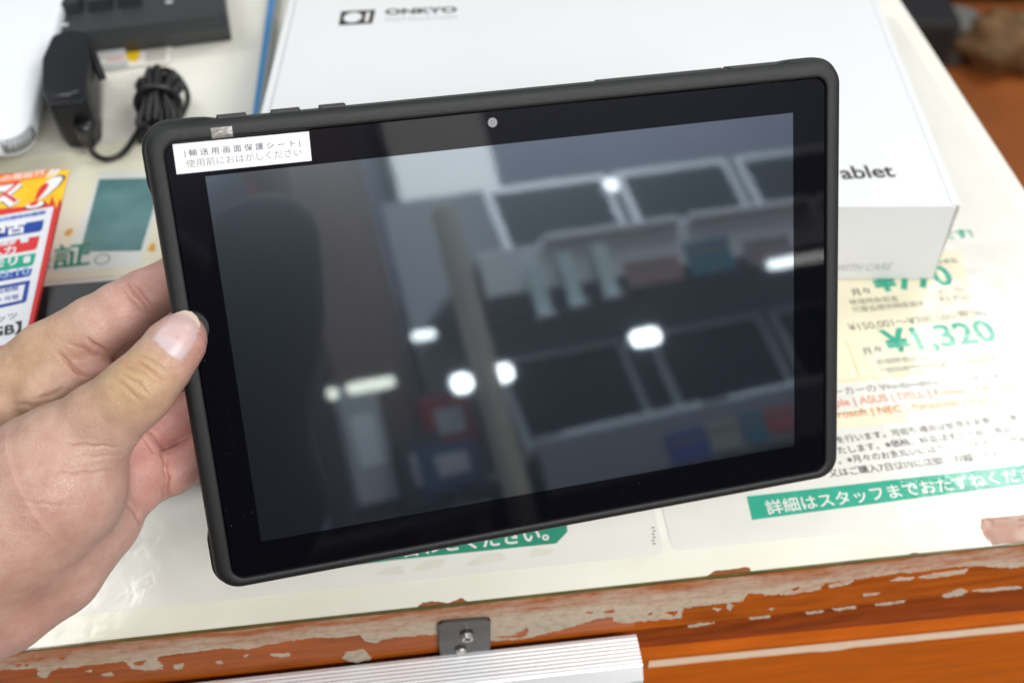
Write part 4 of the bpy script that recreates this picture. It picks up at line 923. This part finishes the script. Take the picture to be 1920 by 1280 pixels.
def skin_mat():
    m = bpy.data.materials.new('skin'); m.use_nodes = True; nt = m.node_tree; N = nt.nodes; L = nt.links; b = N['Principled BSDF']
    at = N.new('ShaderNodeVertexColor'); at.layer_name = 'skin_tone'; tc = N.new('ShaderNodeTexCoord')
    nz = N.new('ShaderNodeTexNoise'); nz.inputs['Scale'].default_value = 160; nz.inputs['Detail'].default_value = 5; L.new(tc.outputs['Object'], nz.inputs['Vector'])
    hs = N.new('ShaderNodeMix'); hs.data_type = 'RGBA'; hs.blend_type = 'MULTIPLY'; hs.inputs[0].default_value = 1.0
    rp = N.new('ShaderNodeValToRGB'); e = rp.color_ramp.elements; e[0].position = .32; e[0].color = (0.90, 0.82, 0.80, 1); e[1].position = .68; e[1].color = (1.0, 1.0, 1.0, 1)
    L.new(nz.outputs['Fac'], rp.inputs[0]); L.new(at.outputs[0], hs.inputs[6]); L.new(rp.outputs[0], hs.inputs[7]); L.new(hs.outputs[2], b.inputs['Base Color'])
    b.inputs['Subsurface Weight'].default_value = .22; b.inputs['Subsurface Radius'].default_value = (1.0, .36, .22); b.inputs['Subsurface Scale'].default_value = .0035
    b.inputs['Roughness'].default_value = .42; b.inputs['Specular IOR Level'].default_value = .45
    vo = N.new('ShaderNodeTexVoronoi'); vo.inputs['Scale'].default_value = 1000; vo.feature = 'DISTANCE_TO_EDGE'
    mp = N.new('ShaderNodeMapping'); mp.inputs['Scale'].default_value = (1, .62, .8); mp.inputs['Rotation'].default_value = (.4, .2, .7); L.new(tc.outputs['Object'], mp.inputs[0]); L.new(mp.outputs[0], vo.inputs['Vector'])
    cl = N.new('ShaderNodeMapRange'); cl.inputs[2].default_value = .12; L.new(vo.outputs['Distance'], cl.inputs[0])
    n2 = N.new('ShaderNodeTexNoise'); n2.inputs['Scale'].default_value = 420; n2.inputs['Detail'].default_value = 4; L.new(tc.outputs['Object'], n2.inputs['Vector'])
    ad_ = N.new('ShaderNodeMath'); ad_.operation = 'MULTIPLY_ADD'; ad_.inputs[1].default_value = .35; L.new(cl.outputs[0], ad_.inputs[0]); L.new(n2.outputs['Fac'], ad_.inputs[2])
    bp = N.new('ShaderNodeBump'); bp.inputs['Strength'].default_value = .50; bp.inputs['Distance'].default_value = .00045; L.new(ad_.outputs[0], bp.inputs['Height']); L.new(bp.outputs[0], b.inputs['Normal'])
    return m
person = thing('person', 'person in dark clothes whose left hand grips the tablet edge with the thumb', 'person', (-0.12, -0.40, -0.95))
link('skin', hm, skin_mat(), person, world_space=True, smooth=True)

# ---- thumb nail: a thin curved plate lying on the thumb
nail_px = [(284, 638), (289, 621), (300, 608), (316, 594), (330, 585), (346, 580.5), (360, 583), (370, 592), (376, 605), (376, 620), (371, 637), (361, 655), (350, 670), (338, 679), (326, 674), (313, 665), (298, 651)]
NP_ = np.array(nail_px, float); cen = np.array([332., 632.])
rings = 9; k_ = len(NP_); V = []; F = []; C_ = []
tip_dir = np.array([355 - 312., 590 - 657.]); Ltip = np.linalg.norm(tip_dir); tip_dir /= Ltip
def surf_depth(u, v, d0=372.0):
    d = d0
    for _ in range(40):
        s = float(hand_sdf(CP(u, v, d)[None])[0])
        if s < .01: return d
        d += s * .9
        if d > 391: return 389.6
    return min(d, 389.6)
for r in range(rings + 1):
    f_ = r / rings
    for p in NP_:
        q = cen + (p - cen) * max(f_, .02); d = surf_depth(*q); P3 = CP(*q, d); g = grad(P3[None])[0]
        lift = .42 * (1 - f_ ** 3) + (-.05 if f_ < 1 else -.30) + .12
        V.append(P3 + g * lift)
        s_ = float((q - np.array([312., 657.])) @ tip_dir) / Ltip; side = abs(float((q - cen) @ np.array([-tip_dir[1], tip_dir[0]]))) / 42
        c_ = np.array([.56, .39, .375])
        if s_ + .12 * side ** 2 * 3 < .34: c_ = np.array([.57, .45, .455])
        if s_ - .05 > .86 - .1 * side: c_ = np.array([.54, .43, .37])
        C_.append(c_)
for r in range(rings):
    for i in range(k_): F.append((r * k_ + i, r * k_ + (i + 1) % k_, (r + 1) * k_ + (i + 1) % k_, (r + 1) * k_ + i))
V = (C2W @ (np.array(V) / 1000).T).T + CAMP
nm_ = mesh('thumb_nail', V, F)
ca = nm_.color_attributes.new('nail_tone', 'FLOAT_COLOR', 'POINT'); ca.data.foreach_set('color', np.concatenate([np.array(C_), np.ones((len(C_), 1))], 1).ravel())
M_nail = mat('nail', (.62, .42, .40, 1), .36, spec=.5, bump=.05, bscale=900); nt = M_nail.node_tree; vc = nt.nodes.new('ShaderNodeVertexColor'); vc.layer_name = 'nail_tone'; nt.links.new(vc.outputs[0], nt.nodes['Principled BSDF'].inputs['Base Color'])
nb = nt.nodes['Principled BSDF']; nb.inputs['Subsurface Weight'].default_value = .15; nb.inputs['Subsurface Radius'].default_value = (1, .4, .3); nb.inputs['Subsurface Scale'].default_value = .002
link('thumb_nail', nm_, M_nail, person, world_space=True, smooth=True)

# ---- dark jacket of the person standing behind the camera, seen only mirrored in the tablet
def limb_mesh(name, segs, k, h, lo, hi):
    dims = np.ceil((np.array(hi) - np.array(lo)) / h).astype(int); G = np.stack(np.meshgrid(*[lo[i] + h * np.arange(dims[i]) for i in range(3)], indexing='ij'), -1).reshape(-1, 3)
    d = None
    for a, b, ra, rb in segs:
        q = seg_sdf(G, np.array(a, float), np.array(b, float), ra, rb); d = q if d is None else smin(d, q, k)
    d = d + .006 * np.sin(G[:, 2] * 40 + 3 * np.sin(G[:, 0] * 18)) * np.sin(G[:, 0] * 25 + G[:, 1] * 19)
    V, Q = surface_nets(d.reshape(dims), np.array(lo, float), h); return mesh(name, V, [tuple(map(int, q)) for q in Q])
wrist = (C2W @ (CP(-640, 1460, 346) / 1000)) + CAMP; elbow = wrist + np.array([-.10, -.17, -.06])
segs = [((-.20, -.40, -.10), (-.20, -.40, .30), .13, .145), ((-.07, -.39, -.10), (-.05, -.40, .30), .12, .125), ((-.24, -.41, .36), (-.03, -.41, .36), .115, .105), ((-.09, -.42, .44), (-.09, -.41, .52), .075, .06),
        ((-.32, -.42, .36), tuple(elbow), .075, .060), (tuple(elbow), tuple(wrist), .058, .046),
        ((.00, -.42, .38), (.045, -.33, .16), .068, .055), ((.045, -.33, .16), (.055, -.14, .33), .052, .040)]
jm = limb_mesh('jacket', segs, .06, .011, (-.62, -.62, -.30), (.24, .12, .62))
link('jacket', jm, mat('dark_navy_cloth', (0.010, 0.011, 0.016, 1), .85, var=.3, vscale=30, bump=.2, bscale=500), person, world_space=True, smooth=True)
legs = limb_mesh('trousers', [((-.17, -.40, -.16), (-.19, -.40, -.92), .115, .065), ((-.01, -.40, -.16), (.02, -.40, -.92), .115, .065)], .03, .014, (-.34, -.58, -.96), (.18, -.22, -.02))
link('trousers', legs, mat('dark_grey_cloth', (0.018, 0.018, 0.020, 1), .9), person, world_space=True, smooth=True)

# ------------------------------------------------------------------ the shelf of laptops behind the camera, mirrored in the tablet
RQ = np.array([1.189, -1.403, 0.0]); RA = rad(7); REX = np.array([math.cos(RA), math.sin(RA), 0]); REY = np.array([-math.sin(RA), math.cos(RA), 0])
RM = Matrix.Translation(Vector(RQ)) @ Matrix.Rotation(RA, 4, 'Z')
def MR(u, v, yl=0.0):
    """where the mirror image seen at an image point meets the upright plane at shelf depth yl"""
    r = ray(u, v); h = CAMP + r * (np.dot(T0 - CAMP, TN) / np.dot(r, TN)); d = r - 2 * np.dot(r, TN) * TN
    p = h + d * (np.dot(RQ + REY * yl - h, REY) / np.dot(d, REY)); return float((p - RQ) @ REX), float(p[2])
def rthing(name, label, cat, x, y, z, rz=0.0, group=None): return thing(name, label, cat, group=group, mat4=RM @ Matrix.Translation(Vector((x, y, z))) @ Matrix.Rotation(rz, 4, 'Z'))
def rl(name, me, m, parent, smooth=False):
    me.transform(RM); return link(name, me, m, parent, world_space=True, smooth=smooth)
M_shelf = mat('shelf_grey', S(150, 154, 162), .5, var=.05); M_rail = mat('shelf_rail', S(214, 218, 226), .5); M_post = mat('beige_post', S(184, 178, 164), .5)
rack = rthing('display_shelf', 'grey two level display shelf mirrored in the tablet screen', 'shelf', .25, -.1, -.95)
rl('back_panel', box('back_panel', -.36, 1.6, -.34, -.32, -.95, 1.02), M_shelf, rack)
rl('upper_board', box('upper_board', -.34, 1.6, -.318, .16, .670, .690, .002), M_shelf, rack)
rl('lower_board', box('lower_board', -.34, 1.6, -.318, .20, .270, .290, .002), M_shelf, rack)
rl('upper_rail', box('upper_rail', -.34, 1.6, .162, .175, .600, .695, .002), M_rail, rack)
rl('lower_rail', box('lower_rail', -.34, 1.6, .202, .215, .185, .292, .002), mat('grey_rail', S(128, 134, 146), .5), rack)
rl('plinth', box('plinth', -.33, 1.6, -.31, .19, -.95, .1845), mat('dark_plinth', S(40, 42, 50), .6), rack)
px_, pz_ = MR(890, 480, .2)
rl('post', box('post', -.412, -.378, .165, .225, -.95, .79, .003), M_post, rack)
M_silver = mat('laptop_silver', S(214, 218, 226), .4); M_lscreen = mat('laptop_screen', (0.020, 0.024, 0.030, 1), .5, spec=.15); M_lkeys = mat('laptop_keys', (.03, .03, .033, 1), .5)
def laptop(label, x, z, y=-.02):
    t = rthing('laptop', label, 'laptop', x, y, z, 0, 'laptops on the mirrored shelf')
    def pl(name, me, m):
        return link(name, me, m, t)
    pl('base', box('base', -.158, .158, 0, .215, .001, .016, .003), M_silver)
    pl('keys', box('keys', -.140, .140, .02, .125, .0161, .0175), M_lkeys)
    lid = box('lid', -.158, .158, -.004, .004, 0, .225, .003); R = Matrix.Translation((0, -.002, .018)) @ Matrix.Rotation(rad(14), 4, 'X'); lid.transform(R); pl('lid', lid, M_silver)
    sc = box('screen', -.139, .139, .0042, .0048, .026, .206); sc.transform(R); pl('screen', sc, M_lscreen)
    return t
laptop('dark screened silver laptop, upper left one of the mirrored shelf', -.035, .6905)
laptop('dark screened silver laptop, second on the upper mirrored shelf', .305, .6905)
laptop('dark screened silver laptop, rightmost on the upper mirrored shelf', .645, .6905)
laptop('dark screened silver laptop, lower left one of the mirrored shelf', -.115, .2905)
laptop('dark screened silver laptop, second on the lower mirrored shelf', .262, .2905)
laptop('dark screened silver laptop, rightmost on the lower mirrored shelf', .600, .2905)
cards = [('white', 1010, 540, S(196, 220, 222)), ('white', 1070, 522, S(196, 220, 222)), ('white', 1135, 505, S(200, 222, 224))]
for i, (nm, u, v, col) in enumerate(cards):
    x, z = MR(u, v, .19)
    o = rthing('price_stand', ['pale upright price stand, left of three on the mirrored shelf rail', 'pale upright price stand, middle of three on the mirrored shelf rail', 'pale upright price stand, right of three on the mirrored shelf rail'][i], 'stand', x, .19, z - .05, 0, 'price stands')
    rl('card', box('card', x - .017, x + .017, .186, .190, z - .055, z + .055, .001), mat('pale_card_%d' % i, col, .35), o)
    rl('foot', box('foot', x - .020, x + .020, .1762, .205, z - .062, z - .0555, .001), M_rail, o)
def tagcard(label, u, v, w, h, col, yl):
    x, z = MR(u, v, yl); o = rthing('price_card', label, 'card', x, yl, z)
    rl('card', box('card', x - w / 2, x + w / 2, yl, yl + .003, z - h / 2, z + h / 2, .0005), mat('card_%d_%d' % (u, v), col, .5), o)
    rl('printed_line', box('printed_line', x - w * .4, x + w * .4, yl + .0031, yl + .0034, z + h * .1, z + h * .25), M_inkgrey, o)
tagcard('pinkish price card on the upper mirrored rail', 1225, 508, .13, .055, S(150, 118, 112), .176)
tagcard('teal price card on the upper mirrored rail', 1330, 480, .11, .075, S(52, 110, 130), .176)
tagcard('mauve price card on the upper mirrored rail', 1440, 468, .12, .055, S(140, 118, 130), .176)
tagcard('blue price card on the lower mirrored rail', 1290, 835, .09, .06, S(50, 66, 150), .216)
tagcard('pale price card on the lower mirrored rail', 1355, 815, .07, .06, S(150, 156, 150), .216)
tagcard('teal price card on the lower mirrored rail', 1415, 800, .05, .06, S(60, 120, 150), .216)
tagcard('red price card on the lower mirrored rail', 1462, 785, .07, .05, S(170, 84, 84), .216)
# shop wall left of the post
wall = rthing('wall', 'pale shop wall behind the mirrored shelf', 'wall', -.7, -.5, -.95)
rl('wall_face', box('wall_face', -1.9, 1.9, -.60, -.56, -.95, 2.4), mat('pale_wall', S(160, 162, 184), .8, var=.06, vscale=4), wall)
lp_ = rthing('wall_glow_panel', 'glowing white panel added for the brightly lit part of the mirrored wall', 'panel', -.45, -.5, .9)  # glowing panel added in place of a brightly lit stretch of wall
x0, z0 = MR(758, 388, -.5); x1, z1 = MR(900, 262, -.5)
rl('panel_frame', box('panel_frame', x0 - .01, x1 + .03, -.53, -.505, z0 - .01, z0 + .36, .002), M_rail, lp_)
rl('panel_face', box('panel_face', x0, x1 + .02, -.5045, -.50, z0, z0 + .35), mat('wall_glow', (.8, .8, .8, 1), .5, emit=(1, .98, .95, 1), estr=1.4), lp_)
M_red2 = mat('red_carton', S(170, 30, 40), .5)
def goods(label, u, v, w, h, m, yl=-.2, cat='carton'):
    x, z = MR(u, v, yl); o = rthing('carton', label, cat, x, yl, z - h / 2)
    rl('carton_body', box('carton_body', x - w / 2, x + w / 2, yl - .08, yl, z - h / 2, z + h / 2, .003), m, o)
    rl('carton_label', box('carton_label', x - w * .3, x + w * .3, yl + .0005, yl + .0012, z - h * .2, z + h * .25), M_rail, o)
goods('red carton on the mirrored side table', 845, 790, .11, .13, M_red2)
goods('pale upright carton on the mirrored side table', 690, 830, .09, .26, mat('pale_carton', S(168, 172, 180), .6))
goods('blue carton on the mirrored side table', 850, 870, .12, .10, mat('blue_carton', S(60, 84, 128), .6), -.1)
goods('dark carton on the mirrored side table', 800, 880, .10, .16, mat('dark_carton', S(56, 56, 66), .6), -.15)
goods('red lower carton on the mirrored side table', 830, 990, .18, .06, mat('brick_carton', S(130, 40, 46), .6), 0.0)
xt, zt_ = MR(760, 945, 0.0)
st2 = rthing('side_table', 'grey side table left of the mirrored post', 'table', xt, -.15, -.95)
rl('table_top', box('table_top', -.95, -.40, -.40, .05, zt_ - .055, zt_ - .035, .003), M_shelf, st2)
for x in (-.93, -.44):
    for y in (-.38, .01): rl('leg', box('leg', x, x + .03, y, y + .03, -.95, zt_ - .0555), M_shelf, st2)
cab = rthing('brown_cabinet', 'brown wooden cabinet at the left of the mirrored side table', 'cabinet', -.62, -.3, -.95)
xa_, _z = MR(612, 600, -.25); xb_, _z = MR(735, 480, -.25)
rl('cabinet_body', box('cabinet_body', xa_ - .04, xb_ - .02, -.54, -.25, -.95, 1.3, .004), mat('brown_board', S(86, 66, 60), .6, var=.15, vscale=12), cab)
rl('cabinet_door', box('cabinet_door', xa_ - .02, xb_ - .05, -.2495, -.235, -.85, 1.25, .004), mat('brown_door', S(92, 70, 64), .55, var=.15, vscale=12), cab)
for lab_, u, v, w, h, colr_ in (('red hanging banner at the far left of the mirrored wall', 482, 335, .07, .13, S(190, 70, 84)), ('white narrow banner left of the brown mirrored cabinet', 533, 330, .07, .20, S(214, 214, 214)), ('white narrow banner touching the brown mirrored cabinet', 578, 335, .05, .22, S(214, 212, 208))):
    x, z = MR(u, v, -.45); o = rthing('banner', lab_, 'banner', x, -.45, z)
    rl('banner_cloth', box('banner_cloth', x - w / 2, x + w / 2, -.452, -.45, z - h / 2, z + h / 2), mat('banner_%d' % u, colr_, .7), o)
    rl('banner_rod', box('banner_rod', x - w / 2 - .01, x + w / 2 + .01, -.456, -.446, z + h / 2 + .0005, z + h / 2 + .008), M_rail, o)
# small shop lamps seen mirrored as bright spots
M_lamp = mat('lamp_glow', (.9, .9, .9, 1), .4, emit=(1, .98, .96, 1), estr=11); M_lampdim = mat('lamp_glow_dim', (.9, .9, .9, 1), .4, emit=(1, 1, .95, 1), estr=6); M_lampyel = mat('lamp_glow_warm', (.9, .9, .8, 1), .4, emit=(1, .97, .78, 1), estr=3.5)
def lamp(label, u, v, w, h, m, yl=.10, tilt=0.0):
    x, z = MR(u, v, yl); o = rthing('shelf_lamp', label, 'lamp', x, yl, z, 0, 'small lamps of the mirrored shelf')
    pts = rrect(-w / 2, w / 2, -h / 2, h / 2, min(w, h) * .45, 5)
    def up(a, b, k):
        n = len(pts); ct, sn = math.cos(tilt), math.sin(tilt)
        V = [(x + (p[0] * ct - p[1] * sn) * k, a, z + (p[0] * sn + p[1] * ct) * k) for p in pts] + [(x + (p[0] * ct - p[1] * sn) * k, b, z + (p[0] * sn + p[1] * ct) * k) for p in pts]
        return V, [tuple(range(n)), tuple(range(2 * n - 1, n - 1, -1))] + [(i, n + i, n + (i + 1) % n, (i + 1) % n) for i in range(n)]
    V, F = up(yl - .02, yl, 1.12); rl('lamp_housing', mesh('lamp_housing', V, F), M_rail, o)
    V, F = up(yl + .0005, yl + .003, 1.0); rl('lamp_lens', mesh('lamp_lens', V, F), m, o)
lamp('bright oblong lamp at the right above the lower mirrored laptops', 1210, 632, .066, .034, M_lamp, .20)
lamp('bright lamp just right of the mirrored post', 940, 700, .048, .034, M_lamp, .20)
lamp('bright round lamp just left of the mirrored post', 866, 718, .040, .036, M_lamp, .26)
lamp('round lamp between the two upper mirrored laptops', 1146, 347, .030, .030, M_lampdim, .2)
lamp('dim lamp above the mirrored side table', 795, 628, .050, .020, M_lampdim, .0)
lamp('long warm lamp strip above the mirrored side table', 695, 722, .10, .022, M_lampyel, .0)
lamp('faint lamp at the left end of the mirrored table', 624, 738, .022, .022, M_lampyel, .0)
lamp('long narrow lamp at the right end of the upper mirrored rail', 1500, 487, .17, .020, M_lampdim, .18)
